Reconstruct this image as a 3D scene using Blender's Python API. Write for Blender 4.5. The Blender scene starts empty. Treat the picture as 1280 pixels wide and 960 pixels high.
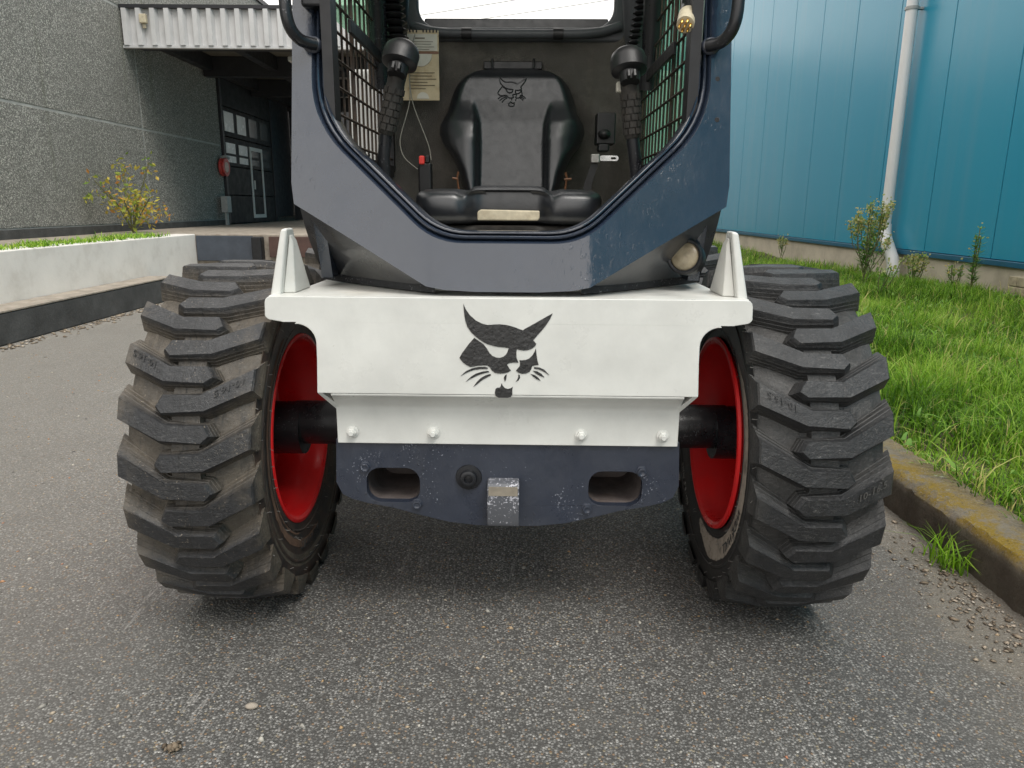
import bpy, bmesh, math, random
import numpy as np
from mathutils import Vector, Matrix, Euler
from mathutils.geometry import tessellate_polygon
PI = math.pi
random.seed(7)
RNG = np.random.default_rng(11)
S = bpy.context.scene
COL = S.collection

# ------------------------------------------------------------------ camera
cam_d = bpy.data.cameras.new("camera")
cam = bpy.data.objects.new("camera", cam_d)
COL.objects.link(cam)
PITCH = math.atan(222 / 915.0)
cam.matrix_world = (Matrix.Translation((0, 0, .888)) @ Matrix.Rotation(PI / 2 - PITCH, 4, 'X')
                    @ Matrix.Rotation(math.radians(.4), 4, 'Z'))
cam_d.sensor_fit = 'HORIZONTAL'
cam_d.sensor_width = 36
cam_d.lens = 36 * 915 / 1280
cam_d.clip_start = .02
cam_d.clip_end = 1500
S.camera = cam

# ------------------------------------------------------------------ sky, sun, exposure
SUN_EL, SUN_AZ = math.radians(58), math.radians(150)     # azimuth measured from +Y towards +X
w = bpy.data.worlds.new("World")
S.world = w
w.use_nodes = True
nt = w.node_tree
nt.nodes.clear()
sky = nt.nodes.new('ShaderNodeTexSky')
sky.sky_type = 'NISHITA'
sky.sun_disc = False
sky.sun_elevation = SUN_EL
sky.sun_rotation = SUN_AZ
sky.air_density = 1.0
sky.dust_density = 3.0
tc = nt.nodes.new('ShaderNodeTexCoord')
mp = nt.nodes.new('ShaderNodeMapping')
mp.inputs['Scale'].default_value = (1, 1, 2.2)
nz = nt.nodes.new('ShaderNodeTexNoise')
nz.inputs['Scale'].default_value = 2.2
nz.inputs['Detail'].default_value = 5
cr = nt.nodes.new('ShaderNodeValToRGB')
cr.color_ramp.elements[0].position = .3
cr.color_ramp.elements[0].color = (10.9, 10.5, 9.9, 1)
cr.color_ramp.elements[1].position = .7
cr.color_ramp.elements[1].color = (14.2, 13.7, 13.0, 1)
mx = nt.nodes.new('ShaderNodeMix')
mx.data_type = 'RGBA'
mx.inputs[0].default_value = .88
bg = nt.nodes.new('ShaderNodeBackground')
bg.inputs['Strength'].default_value = .1
wo = nt.nodes.new('ShaderNodeOutputWorld')
nt.links.new(tc.outputs['Generated'], mp.inputs['Vector'])
nt.links.new(mp.outputs['Vector'], nz.inputs['Vector'])
nt.links.new(nz.outputs['Fac'], cr.inputs['Fac'])
nt.links.new(sky.outputs['Color'], mx.inputs[6])
nt.links.new(cr.outputs['Color'], mx.inputs[7])
nt.links.new(mx.outputs[2], bg.inputs['Color'])
nt.links.new(bg.outputs['Background'], wo.inputs['Surface'])
sun_d = bpy.data.lights.new("sun", 'SUN')
sun_d.energy = 1.4
sun_d.angle = math.radians(25)
sun_d.color = (1, .97, .92)
sun = bpy.data.objects.new("sun", sun_d)
COL.objects.link(sun)
sd = Vector((math.sin(SUN_AZ) * math.cos(SUN_EL), math.cos(SUN_AZ) * math.cos(SUN_EL), math.sin(SUN_EL)))
sun.rotation_euler = (-sd).to_track_quat('-Z', 'Y').to_euler()
sun.location = sd * 30
S.view_settings.view_transform = 'Standard'
S.view_settings.look = 'None'
S.view_settings.exposure = 0.55
S.view_settings.gamma = 1
S.cycles.max_bounces = 8

# ------------------------------------------------------------------ material helpers
class NT:
    def __init__(s, name):
        s.m = bpy.data.materials.new(name)
        s.m.use_nodes = True
        s.t = s.m.node_tree
        s.b = s.t.nodes['Principled BSDF']
        s.out = s.t.nodes['Material Output']
        s._co = None

    def n(s, typ, **kw):
        o = s.t.nodes.new(typ)
        for k, v in kw.items():
            setattr(o, k, v)
        return o

    def l(s, a, b):
        s.t.links.new(a, b)

    def co(s):
        if s._co is None:
            s._co = s.n('ShaderNodeTexCoord').outputs['Object']
        return s._co

    def mapped(s, scale):
        m = s.n('ShaderNodeMapping')
        m.inputs['Scale'].default_value = scale
        s.l(s.co(), m.inputs['Vector'])
        return m.outputs['Vector']

    def noise(s, scale, detail=4, rough=.6, vec=None, dist=0):
        o = s.n('ShaderNodeTexNoise')
        o.inputs['Scale'].default_value = scale
        o.inputs['Detail'].default_value = detail
        o.inputs['Roughness'].default_value = rough
        o.inputs['Distortion'].default_value = dist
        s.l(vec or s.co(), o.inputs['Vector'])
        return o.outputs['Fac']

    def vor(s, scale, feature='F1', vec=None, out='Distance'):
        o = s.n('ShaderNodeTexVoronoi', feature=feature)
        o.inputs['Scale'].default_value = scale
        s.l(vec or s.co(), o.inputs['Vector'])
        return o.outputs[out]

    def ramp(s, fac, stops):
        o = s.n('ShaderNodeValToRGB')
        e = o.color_ramp.elements
        while len(e) < len(stops):
            e.new(.5)
        for i, (p, c) in enumerate(stops):
            e[i].position = p
            if not hasattr(c, '__len__'):
                c = (c, c, c)
            e[i].color = (*c, 1)
        s.l(fac, o.inputs['Fac'])
        return o.outputs['Color']

    def mix(s, fac, a, b, mode='MIX'):
        o = s.n('ShaderNodeMix', data_type='RGBA', blend_type=mode)
        for k, v in ((0, fac), (6, a), (7, b)):
            if hasattr(v, 'is_linked') or hasattr(v, 'links'):
                s.l(v, o.inputs[k])
            elif k == 0:
                o.inputs[0].default_value = v
            else:
                if not hasattr(v, '__len__'):
                    v = (v, v, v)
                o.inputs[k].default_value = (*v, 1)
        return o.outputs[2]

    def math(s, op, a, b=0.0):
        o = s.n('ShaderNodeMath', operation=op)
        for k, v in ((0, a), (1, b)):
            if hasattr(v, 'links'):
                s.l(v, o.inputs[k])
            else:
                o.inputs[k].default_value = v
        return o.outputs[0]

    def bump(s, h, strength, dist, prev=None):
        o = s.n('ShaderNodeBump')
        o.inputs['Strength'].default_value = strength
        o.inputs['Distance'].default_value = dist
        s.l(h, o.inputs['Height'])
        if prev is not None:
            s.l(prev, o.inputs['Normal'])
        return o.outputs['Normal']

    def done(s, color=None, rough=None, normal=None, metal=0, spec=None, coat=None):
        b = s.b.inputs
        for key, v in (('Base Color', color), ('Roughness', rough), ('Metallic', metal)):
            if v is None:
                continue
            if hasattr(v, 'links'):
                s.l(v, b[key])
            elif key == 'Base Color':
                b[key].default_value = (*v, 1)
            else:
                b[key].default_value = v
        if normal is not None:
            s.l(normal, b['Normal'])
        if spec is not None:
            b['Specular IOR Level'].default_value = spec
        if coat:
            b['Coat Weight'].default_value = coat
            b['Coat Roughness'].default_value = .1
        return s.m


def simple(name, c, rough=.5, var=.25, scale=20, bump=.15, bscale=60, dist=.002, metal=0, spec=None, c2=None, dirt=None, dirt_amt=.5, dscale=6):
    m = NT(name)
    c2 = c2 or tuple(x * (1 - var) for x in c)
    col = m.mix(m.ramp(m.noise(scale), [(.35, 0.), (.65, 1.)]), c, c2)
    if dirt:
        f = m.ramp(m.noise(dscale, 8, .7), [(.5, 0.), (.75, dirt_amt)])
        col = m.mix(f, col, dirt)
    r = m.ramp(m.noise(scale * 1.7), [(.3, max(.02, rough * .8)), (.7, min(1, rough * 1.2))])
    nrm = m.bump(m.noise(bscale, 5), bump, dist) if bump else None
    return m.done(col, r, nrm, metal, spec)


def paint(name, c, rough, chips, chip_amt=.62, orange=.35, dirt=None, spec=.5, coat=None, pits=0.):
    """brush-painted steel: runs and lumps in the film, small pale chips"""
    m = NT(name)
    col = m.mix(m.ramp(m.noise(7, 6), [(.35, 0.), (.7, 1.)]), c, tuple(x * .82 for x in c))
    sp = m.noise(230, 3, .6)
    area = m.noise(9, 3)
    chipm = m.ramp(m.math('MULTIPLY', sp, m.math('ADD', area, .45)), [(chip_amt, 0.), (chip_amt + .03, 1.)])
    col = m.mix(chipm, col, chips)
    if dirt:
        col = m.mix(m.ramp(m.noise(5, 8, .7), [(.5, 0.), (.8, .55)]), col, dirt)
    pit = m.math('MULTIPLY', m.ramp(m.noise(120, 3, .6, m.mapped((1, 1, .6))), [(.60, 0.), (.66, 1.)]), m.ramp(m.noise(6.5, 4, .7), [(.5, 0.), (.62, 1.)]))
    pit = m.math('MULTIPLY', pit, pits)
    col = m.mix(m.math('MULTIPLY', pit, .7), col, tuple(x * .35 for x in c))
    film = m.ramp(m.noise(3.4, 7, .72), [(.45, 0.), (.75, .05)])
    col = m.mix(film, col, (.30, .29, .27))
    n1 = m.bump(m.noise(28, 3, .5, m.mapped((1, 1, .45))), orange, .004)
    n2 = m.bump(m.noise(160, 4, .6), orange * .5, .001, n1)
    n3 = m.bump(chipm, .4, .0008, n2)
    n3 = m.bump(pit, .6, .002, n3)
    r = m.ramp(m.noise(11, 7, .7), [(.3, rough * .6), (.7, min(.9, rough * 1.9))])
    return m.done(col, r, n3, spec=spec, coat=coat)


M = {}
M['navy'] = paint('navy_gloss_paint', (.017, .027, .048), .15, (.16, .18, .22), .86, .42, spec=.9, coat=.45, pits=.22)
M['navy_chip'] = paint('navy_chipped_paint', (.024, .031, .05), .3, (.22, .235, .28), .69, .6, spec=.8, pits=.7)
M['black_paint'] = paint('black_gloss_paint', (.012, .013, .016), .25, (.1, .1, .11), .68, .3)
M['panel_grey'] = paint('dark_panel_paint', (.036, .038, .043), .3, (.12, .12, .13), .78, .12, (.09, .088, .075), spec=1.0, coat=.8)
M['white'] = paint('white_gloss_paint', (.74, .745, .71), .3, (.5, .48, .42), .80, .2)
M['white_dirty'] = paint('white_deck_paint', (.72, .72, .68), .4, (.4, .36, .3), .68, .25, (.42, .36, .26))
M['red'] = paint('red_gloss_paint', (.85, .016, .018), .3, (.4, .02, .02), .8, .12)
M['vinyl'] = simple('black_vinyl', (.013, .015, .019), .36, .2, 30, .4, 420, .0008, spec=1.0)
M['plastic'] = simple('black_plastic', (.013, .013, .014), .42, .2, 30, .25, 300, .0006)
M['rubber_grip'] = simple('grip_rubber', (.035, .032, .028), .75, .3, 40, .3, 200, .001, dirt=(.12, .1, .08), dirt_amt=.4, dscale=40)
M['foam'] = simple('moulded_foam_panel', (.115, .106, .092), .85, .35, 9, .8, 260, .003, dirt=(.23, .205, .165), dirt_amt=.85, dscale=4)
M['trim'] = simple('grey_trim_plastic', (.085, .09, .098), .45, .2, 15, .2, 200, .0006)
M['dark'] = simple('dark_metal', (.015, .015, .017), .5, .3, 20, .2, 80, .001)
M['rust_bar'] = simple('rusty_wire', (.05, .034, .024), .7, .3, 60, .4, 200, .001, dirt=(.14, .075, .035), dirt_amt=.6, dscale=25)
M['steel'] = simple('worn_steel', (.45, .44, .42), .4, .3, 60, .3, 150, .0008, metal=.8, dirt=(.25, .2, .14), dirt_amt=.5, dscale=30)
M['chrome'] = simple('bright_steel', (.72, .72, .72), .22, .15, 60, .1, 150, .0004, metal=1)
M['hammered'] = paint('hammered_grey_paint', (.11, .115, .13), .3, (.5, .5, .55), .56, .8)
M['cream_plastic'] = simple('cream_plastic', (.62, .55, .40), .5, .2, 60, .3, 90, .001, dirt=(.3, .24, .15), dirt_amt=.6, dscale=25)
M['lens'] = simple('muddy_lens', (.33, .28, .19), .35, .3, 60, .4, 90, .002, dirt=(.17, .11, .055), dirt_amt=.8, dscale=35)
M['dust_beige'] = simple('dusty_beige', (.33, .29, .23), .8, .3, 20, .4, 120, .001)
M['slot_dirt'] = simple('rusty_dusty_steel', (.15, .125, .118), .65, .4, 25, .4, 120, .001, dirt=(.13, .085, .06), dirt_amt=.8, dscale=16)
M['red_plastic'] = simple('red_plastic', (.75, .05, .04), .4, .1)
M['orange_clip'] = simple('orange_clip', (.26, .12, .06), .5, .3)
M['wire'] = simple('pale_cord', (.35, .34, .29), .6, .2)
M['brass'] = simple('brass', (.8, .5, .14), .25, .1, metal=1)
M['ink'] = simple('logo_black', (.022, .022, .023), .28, .4, 40, .7, 130, .0025, spec=.8)
M['ink_print'] = simple('print_grey', (.20, .17, .12), .8, .3)
M['old_paper'] = simple('yellowed_paper', (.66, .55, .36), .8, .15, 30, .1, dirt=(.40, .24, .10), dirt_amt=.75, dscale=14)
M['white_paper'] = simple('white_paper', (.70, .67, .58), .7, .15, 30)


def rubber(name, top, dust, dust_lo, dust_hi):
    m = NT(name)
    # dried mud and dust caught in the grooves, by radius round the axle (object origin = wheel centre)
    sep = m.n('ShaderNodeSeparateXYZ')
    m.l(m.co(), sep.inputs[0])
    rr = m.math('SQRT', m.math('ADD', m.math('POWER', sep.outputs['Y'], 2.0), m.math('POWER', sep.outputs['Z'], 2.0)))
    rr = m.math('ADD', rr, m.math('MULTIPLY', m.math('POWER', sep.outputs['X'], 2.0), .63))
    rr = m.math('ADD', rr, m.math('MULTIPLY', m.math('SUBTRACT', m.noise(30, 6, .7), .5), .016))
    groove = m.ramp(m.math('MULTIPLY', m.math('SUBTRACT', rr, .34), 20), [(.42, dust_hi), (.76, dust_lo), (.90, 0.)])
    base = m.mix(m.ramp(m.noise(14, 6), [(.35, 0.), (.7, 1.)]), top, tuple(x * .6 for x in top))
    col = m.mix(groove, base, m.mix(m.ramp(m.noise(22, 8, .75), [(.3, 0.), (.7, 1.)]), dust, tuple(x * .38 for x in dust)))
    streak = m.ramp(m.noise(26, 5, .7, m.mapped((3.2, .5, .5))), [(.5, 0.), (.68, .7)])
    col = m.mix(streak, col, tuple(x * .45 for x in top))
    ends = m.math('MULTIPLY', m.ramp(m.math('MULTIPLY', m.math('ABSOLUTE', sep.outputs['X']), 7), [(.62, 0.), (.88, 1.)]), m.ramp(m.noise(13, 7, .75), [(.42, 0.), (.58, dust_lo * 1.5)]))
    col = m.mix(ends, col, dust)
    part = m.ramp(m.math('MULTIPLY', m.math('ABSOLUTE', m.math('ADD', sep.outputs['X'], .004)), 100), [(.04, .9), (.13, 0.)])
    col = m.mix(part, col, (.01, .01, .01))
    scr = m.ramp(m.noise(330, 5, .75, m.mapped((.22, 1, 1)), 1.0), [(.54, 0.), (.72, .6)])
    scr = m.math('MULTIPLY', scr, m.ramp(m.noise(17, 5, .7), [(.4, .15), (.62, 1.)]))
    col = m.mix(scr, col, (.24, .235, .225))
    blot = m.ramp(m.noise(11, 7, .75), [(.62, 0.), (.78, .6)])
    col = m.mix(m.math('MULTIPLY', blot, m.ramp(m.noise(60, 3), [(.4, .2), (.6, 1.)])), col, dust)
    fleck = m.math('MULTIPLY', m.ramp(m.noise(260, 2, .5), [(.64, 0.), (.70, .8)]), m.ramp(m.noise(15, 6, .75), [(.48, 0.), (.62, 1.)]))
    col = m.mix(fleck, col, tuple(min(.45, x * 2.0) for x in dust))
    n1 = m.bump(m.noise(90, 6, .7), .7, .004)
    n2 = m.bump(m.noise(420, 3, .6), .55, .0015, n1)
    n2 = m.bump(m.noise(130, 4, .6, m.mapped((.12, 1, 1))), .35, .002, n2)
    r = m.ramp(m.noise(24, 6, .7), [(.3, .30), (.7, .66)])
    return m.done(col, r, n2, spec=.6)


M['tyre_dusty'] = rubber('dusty_tyre_rubber', (.026, .027, .030), (.15, .126, .096), .35, .85)
M['tyre_clean'] = rubber('dark_tyre_rubber', (.022, .023, .0255), (.062, .059, .054), .25, .6)


def sidewall_mat(name, dust, amt):
    m = NT(name)
    col = m.mix(m.noise(20, 5), (.016, .016, .017), (.035, .034, .033))
    f = m.ramp(m.noise(16, 8, .75), [(.42, 0.), (.62, amt)])
    col = m.mix(f, col, dust)
    return m.done(col, .45, m.bump(m.noise(120, 5), .4, .0015))


M['sidewall_a'] = sidewall_mat('sidewall_rubber_rust', (.13, .075, .05), .5)
M['sidewall_b'] = sidewall_mat('sidewall_rubber', (.05, .046, .042), .4)
M['sidewall_dust'] = simple('sidewall_dried_mud', (.40, .345, .285), .85, .25, 30, .4, 90, .002, dirt=(.06, .052, .046), dirt_amt=.9, dscale=30)
M['sidewall_rust'] = simple('sidewall_rusty_mud', (.17, .10, .065), .85, .4, 30, .4, 90, .002, dirt=(.04, .036, .033), dirt_amt=.95, dscale=22)
M['seal'] = paint('black_seal', (.018, .019, .022), .5, (.3, .3, .31), .63, .6)
M['letter'] = simple('lettering_pale', (.20, .19, .175), .6, .3, 60)
M['letter_mid'] = simple('lettering_grey', (.085, .082, .078), .6, .3, 60)
M['letter_dark'] = simple('lettering_dark', (.03, .03, .03), .5, .3, 60)


def glass_pane(name, tint, mixv):
    m = NT(name)
    tr = m.n('ShaderNodeBsdfTransparent')
    tr.inputs['Color'].default_value = (*tint, 1)
    gl = m.n('ShaderNodeBsdfGlossy')
    gl.inputs['Roughness'].default_value = .06
    di = m.n('ShaderNodeBsdfTranslucent')
    di.inputs['Color'].default_value = (.52, .76, .62, 1)
    a = m.n('ShaderNodeMixShader')
    a.inputs[0].default_value = .10
    m.l(tr.outputs[0], a.inputs[1])
    m.l(gl.outputs[0], a.inputs[2])
    b = m.n('ShaderNodeMixShader')
    m.l(m.ramp(m.noise(6, 6), [(.3, mixv * .6), (.7, mixv * 1.4)]), b.inputs[0])
    m.l(a.outputs[0], b.inputs[1])
    m.l(di.outputs[0], b.inputs[2])
    m.l(b.outputs[0], m.out.inputs['Surface'])
    return m.m


M['pane'] = glass_pane('green_tinted_acrylic', (.72, .90, .78), .42)


def asphalt():
    m = NT('worn_asphalt')
    v = m.n('ShaderNodeTexVoronoi', feature='F1')
    v.inputs['Scale'].default_value = 190
    m.l(m.co(), v.inputs['Vector'])
    sep = m.n('ShaderNodeSeparateColor')
    m.l(v.outputs['Color'], sep.inputs[0])
    st = m.ramp(sep.outputs[0], [(0, (.095, .093, .089)), (.3, (.16, .158, .15)), (.6, (.25, .246, .235)), (.86, (.34, .334, .318)), (.96, (.47, .46, .44)), (1, (.66, .65, .61))])
    warm = m.ramp(sep.outputs[1], [(.935, 0.), (.945, .75)])
    st = m.mix(warm, st, (.36, .21, .10))
    warm2 = m.ramp(sep.outputs[2], [(.97, 0.), (.975, .7)])
    st = m.mix(warm2, st, (.40, .33, .20))
    bind = m.ramp(v.outputs['Distance'], [(.36, 0.), (.62, 1.)])
    col = m.mix(bind, st, (.062, .0605, .057))
    fine = m.vor(480, 'F1', None, 'Color')
    sf = m.n('ShaderNodeSeparateColor')
    m.l(fine, sf.inputs[0])
    col = m.mix(.22, col, m.ramp(sf.outputs[0], [(0, .03), (.6, (.11, .106, .10)), (.9, (.2, .195, .18)), (1, (.5, .48, .44))]))
    # dry dust film and dark oily patches
    big = m.noise(1.1, 6, .6)
    col = m.mix(m.ramp(big, [(.36, .55), (.6, 0.)]), col, m.mix(.6, col, (.05, .047, .044)))
    med = m.noise(5, 6, .65)
    col = m.mix(m.ramp(med, [(.5, 0.), (.75, .3)]), col, (.175, .168, .155))
    sx = m.n('ShaderNodeSeparateXYZ')
    m.l(m.co(), sx.inputs[0])
    # soil washed against kerb and low wall; left side painted lighter as open-sky light
    edge = m.math('ADD', m.math('SUBTRACT', sx.outputs['X'], 0.0), m.math('MULTIPLY', m.math('SUBTRACT', m.noise(3.2, 6, .7), .5), .5))
    col = m.mix(m.ramp(edge, [(.70, 0.), (.97, .22), (1.0, .5)]), col, m.mix(m.noise(60, 5), (.30, .265, .205), (.17, .15, .12)))
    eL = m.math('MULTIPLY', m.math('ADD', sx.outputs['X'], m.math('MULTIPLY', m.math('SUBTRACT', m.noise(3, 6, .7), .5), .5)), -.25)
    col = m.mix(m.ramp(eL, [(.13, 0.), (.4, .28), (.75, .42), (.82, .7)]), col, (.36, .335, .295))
    # pale scuffs left by turning tyres
    sc = m.noise(16, 2, .5, m.mapped((1, .07, 1)), 2.5)
    sc2 = m.noise(2.3, 3)
    col = m.mix(m.math('MULTIPLY', m.ramp(sc, [(.615, 0.), (.632, .6), (.65, 0.)]), m.ramp(sc2, [(.5, 0.), (.6, .9)])), col, (.36, .35, .33))
    oil = m.ramp(m.noise(3.7, 5, .65), [(.66, 0.), (.73, .55)])
    col = m.mix(oil, col, (.03, .029, .028))
    h = m.ramp(v.outputs['Distance'], [(.0, 1.), (.6, 0.)])
    n1 = m.bump(h, .75, .0035)
    n2 = m.bump(m.noise(700, 3), .5, .001, n1)
    n3 = m.bump(m.noise(9, 4), .25, .02, n2)
    r = m.ramp(sep.outputs[1], [(0, .5), (1, .85)])
    return m.done(col, r, n3)


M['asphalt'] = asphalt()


def aggregate():
    m = NT('exposed_aggregate')
    v = m.n('ShaderNodeTexVoronoi', feature='F1')
    v.inputs['Scale'].default_value = 105
    m.l(m.co(), v.inputs['Vector'])
    sep = m.n('ShaderNodeSeparateColor')
    m.l(v.outputs['Color'], sep.inputs[0])
    st = m.ramp(sep.outputs[0], [(0, (.13, .13, .118)), (.45, (.235, .235, .212)), (.8, (.36, .355, .325)), (.95, (.52, .51, .46)), (1, (.66, .65, .59))])
    col = m.mix(m.ramp(v.outputs['Distance'], [(.5, 0.), (.9, 1.)]), st, (.10, .10, .09))
    col = m.mix(m.ramp(m.noise(.7, 5), [(.4, 0.), (.7, .3)]), col, (.15, .15, .135))
    run = m.noise(3.0, 5, .6, m.mapped((1, 1, .06)))
    col = m.mix(m.ramp(run, [(.64, 0.), (.74, .45)]), col, (.10, .11, .06))
    n1 = m.bump(m.ramp(v.outputs['Distance'], [(0, 1.), (.7, 0.)]), .55, .008)
    return m.done(col, .8, n1)


M['aggregate'] = aggregate()
M['joint_fill'] = simple('pale_joint_sealant', (.40, .41, .39), .8, .3, 6)
M['concrete_pale'] = simple('painted_concrete', (.80, .77, .72), .8, .12, 3, .3, 40, .004, dirt=(.5, .45, .38), dirt_amt=.45, dscale=3)
M['concrete_dark'] = simple('dark_concrete', (.085, .085, .083), .85, .45, 5, .6, 50, .006, dirt=(.045, .043, .04), dirt_amt=.7, dscale=4)
M['concrete_dust'] = simple('dusty_concrete', (.40, .35, .29), .9, .35, 9, .6, 40, .006, dirt=(.2, .15, .10), dirt_amt=.7, dscale=14)
M['plinth'] = simple('cream_plinth', (.56, .50, .40), .8, .15, 3, .3, 30, .004, dirt=(.33, .29, .22), dirt_amt=.55, dscale=3)
M['dock_blue'] = simple('grey_blue_steel', (.065, .078, .10), .5, .25, 8, .2, 40, .002)
M['dock_red'] = simple('rusted_plate', (.10, .055, .045), .7, .3, 10)
M['fascia'] = simple('galvanised_cladding', (.60, .60, .60), .42, .15, 4, .1, 30, .001)
M['soffit'] = simple('soffit_sheet', (.20, .185, .15), .7, .2, 3)
M['steel_dark'] = simple('dark_steel', (.028, .028, .033), .5, .3, 6)
M['door_sheet'] = simple('dark_door_sheet', (.022, .023, .025), .6, .2, 4, spec=.2)
M['window_lit'] = simple('pale_window', (.62, .63, .63), .25, .1, 5)
M['window_dim'] = simple('dim_window', (.12, .125, .13), .2, .2, 5)
M['white_frame'] = simple('white_door_frame', (.62, .62, .6), .4, .1)
M['hose_red'] = simple('hose_red', (.55, .06, .05), .45, .2)
M['hose_pale'] = simple('hose_drum_label', (.62, .42, .36), .5, .2, 30)
M['box_grey'] = simple('grey_cabinet', (.36, .37, .36), .5, .15)
M['pale_clad'] = simple('pale_cladding', (.68, .68, .67), .5, .08, 2)
M['brown_post'] = simple('brown_steel', (.075, .05, .038), .6, .3, 10)
M['timber'] = simple('weathered_timber', (.42, .36, .27), .8, .3, 8)
M['pipe'] = simple('grey_pvc', (.70, .70, .70), .35, .06, 3, .05)
M['block'] = simple('mossy_block', (.40, .35, .24), .9, .35, 16, .6, 60, .006)


def blue_clad():
    m = NT('blue_cladding')
    col = m.mix(m.ramp(m.noise(.8, 4, .5, m.mapped((1, 1, .3))), [(.3, 0.), (.7, 1.)]), (.016, .245, .38), (.023, .26, .39))
    dirt = m.noise(4, 6, .6, m.mapped((1, 1, .05)))
    col = m.mix(m.ramp(dirt, [(.5, 0.), (.8, .14)]), col, (.22, .30, .32))
    return m.done(col, .27, m.bump(m.noise(1.4, 2), .12, .02), spec=.5)


M['blue_clad'] = blue_clad()
M['blue_trim'] = simple('blue_trim', (.012, .10, .18), .4, .1)


def kerb_mat():
    m = NT('lichen_kerb_concrete')
    col = m.mix(m.noise(40, 6, .7), (.25, .22, .17), (.42, .38, .305))
    col = m.mix(m.ramp(m.noise(9, 7, .7), [(.45, 0.), (.65, .7)]), col, (.10, .085, .06))
    geo = m.n('ShaderNodeNewGeometry')
    sep = m.n('ShaderNodeSeparateXYZ')
    m.l(m.co(), sep.inputs[0])
    up = m.ramp(m.math('MULTIPLY', sep.outputs['Z'], 8), [(.72, 0.), (.9, 1.)])
    ned = m.ramp(sep.outputs['X'], [(.05, 1.), (.12, .35)])
    lich = m.ramp(m.noise(13, 9, .8), [(.42, 0.), (.52, 1.)])
    col = m.mix(m.math('MULTIPLY', m.math('MULTIPLY', lich, up), ned), col, m.mix(m.noise(90, 3), (.50, .34, .045), (.30, .22, .06)))
    wl = m.ramp(m.vor(26), [(.1, 1.), (.2, 0.)])
    col = m.mix(m.math('MULTIPLY', m.math('MULTIPLY', wl, m.ramp(m.noise(6), [(.55, 0.), (.6, .9)])), up), col, (.55, .54, .48))
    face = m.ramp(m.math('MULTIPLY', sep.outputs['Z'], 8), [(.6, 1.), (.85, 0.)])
    sp = m.noise(190, 3, .7)
    col = m.mix(m.ramp(sp, [(.56, 0.), (.66, .7)]), col, (.42, .40, .35))
    col = m.mix(m.ramp(m.noise(120, 4, .7), [(.58, 0.), (.70, .7)]), col, (.07, .06, .046))
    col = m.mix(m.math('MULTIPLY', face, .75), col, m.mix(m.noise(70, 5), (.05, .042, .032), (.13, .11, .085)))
    n = m.bump(m.noise(38, 8, .8), 1.0, .02)
    n = m.bump(m.noise(170, 5, .7), .9, .006, n)
    return m.done(col, .95, n, spec=.2)


M['kerb'] = kerb_mat()


def leafy(name, cols, trans=.35, rough=.5):
    m = NT(name)
    oi = m.n('ShaderNodeAttribute', attribute_name='tint')
    col = m.ramp(oi.outputs['Fac'], [(i / (len(cols) - 1), c) for i, c in enumerate(cols)])
    m.l(col, m.b.inputs['Base Color'])
    m.b.inputs['Roughness'].default_value = rough
    m.b.inputs['Specular IOR Level'].default_value = .35
    tr = m.n('ShaderNodeBsdfTranslucent')
    m.l(col, tr.inputs['Color'])
    mxs = m.n('ShaderNodeMixShader')
    mxs.inputs[0].default_value = trans
    m.l(m.b.outputs[0], mxs.inputs[1])
    m.l(tr.outputs[0], mxs.inputs[2])
    m.l(mxs.outputs[0], m.out.inputs['Surface'])
    return m.m


M['grass'] = leafy('grass_blades', [(.03, .095, .008), (.115, .26, .012), (.23, .45, .024), (.40, .56, .08), (.60, .50, .2)])
M['weed_leaf'] = leafy('weed_leaves', [(.09, .22, .04), (.19, .38, .06), (.34, .50, .10)])
M['weed_flower'] = leafy('weed_flowers', [(.20, .32, .08), (.40, .46, .14), (.66, .62, .34), (.60, .46, .12)])
M['shrub_leaf'] = leafy('shrub_leaves', [(.14, .24, .04), (.36, .42, .07), (.60, .48, .09), (.60, .27, .07)])
M['stem'] = simple('plant_stem', (.17, .17, .08), .7, .3)
M['soil'] = simple('soil', (.10, .08, .05), .95, .5, 20, .8, 60, .01)
M['litter'] = leafy('dry_litter', [(.11, .085, .06), (.27, .215, .155), (.42, .35, .27), (.58, .53, .46)], .1, .8)
M['stone'] = leafy('loose_stones', [(.10, .10, .095), (.24, .23, .21), (.45, .43, .38), (.40, .27, .14), (.5, .2, .12)], 0.02, .7)

# ------------------------------------------------------------------ mesh helpers
def mesh_obj(name, verts, faces, mats, parent=None, loc=(0, 0, 0), rot=(0, 0, 0), midx=None, smooth=None, bevel=0, bseg=2, tint=None):
    me = bpy.data.meshes.new(name)
    me.from_pydata([tuple(v) for v in verts], [], faces)
    if not isinstance(mats, (list, tuple)):
        mats = [mats]
    for m in mats:
        me.materials.append(m)
    if midx is not None:
        me.polygons.foreach_set('material_index', midx)
    me.validate()
    bm = bmesh.new()
    bm.from_mesh(me)
    bmesh.ops.recalc_face_normals(bm, faces=bm.faces)
    bm.to_mesh(me)
    bm.free()
    if smooth is not None:
        me.shade_smooth()
        me.set_sharp_from_angle(angle=math.radians(smooth))
    o = bpy.data.objects.new(name, me)
    COL.objects.link(o)
    o.location = loc
    o.rotation_euler = rot
    if parent is not None:
        o.parent = parent
    if bevel:
        md = o.modifiers.new('bevel', 'BEVEL')
        md.width = bevel
        md.segments = bseg
        md.limit_method = 'ANGLE'
        md.angle_limit = math.radians(35)
        me.shade_smooth()
        me.set_sharp_from_angle(angle=math.radians(50))
        md.harden_normals = True
    return o


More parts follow.
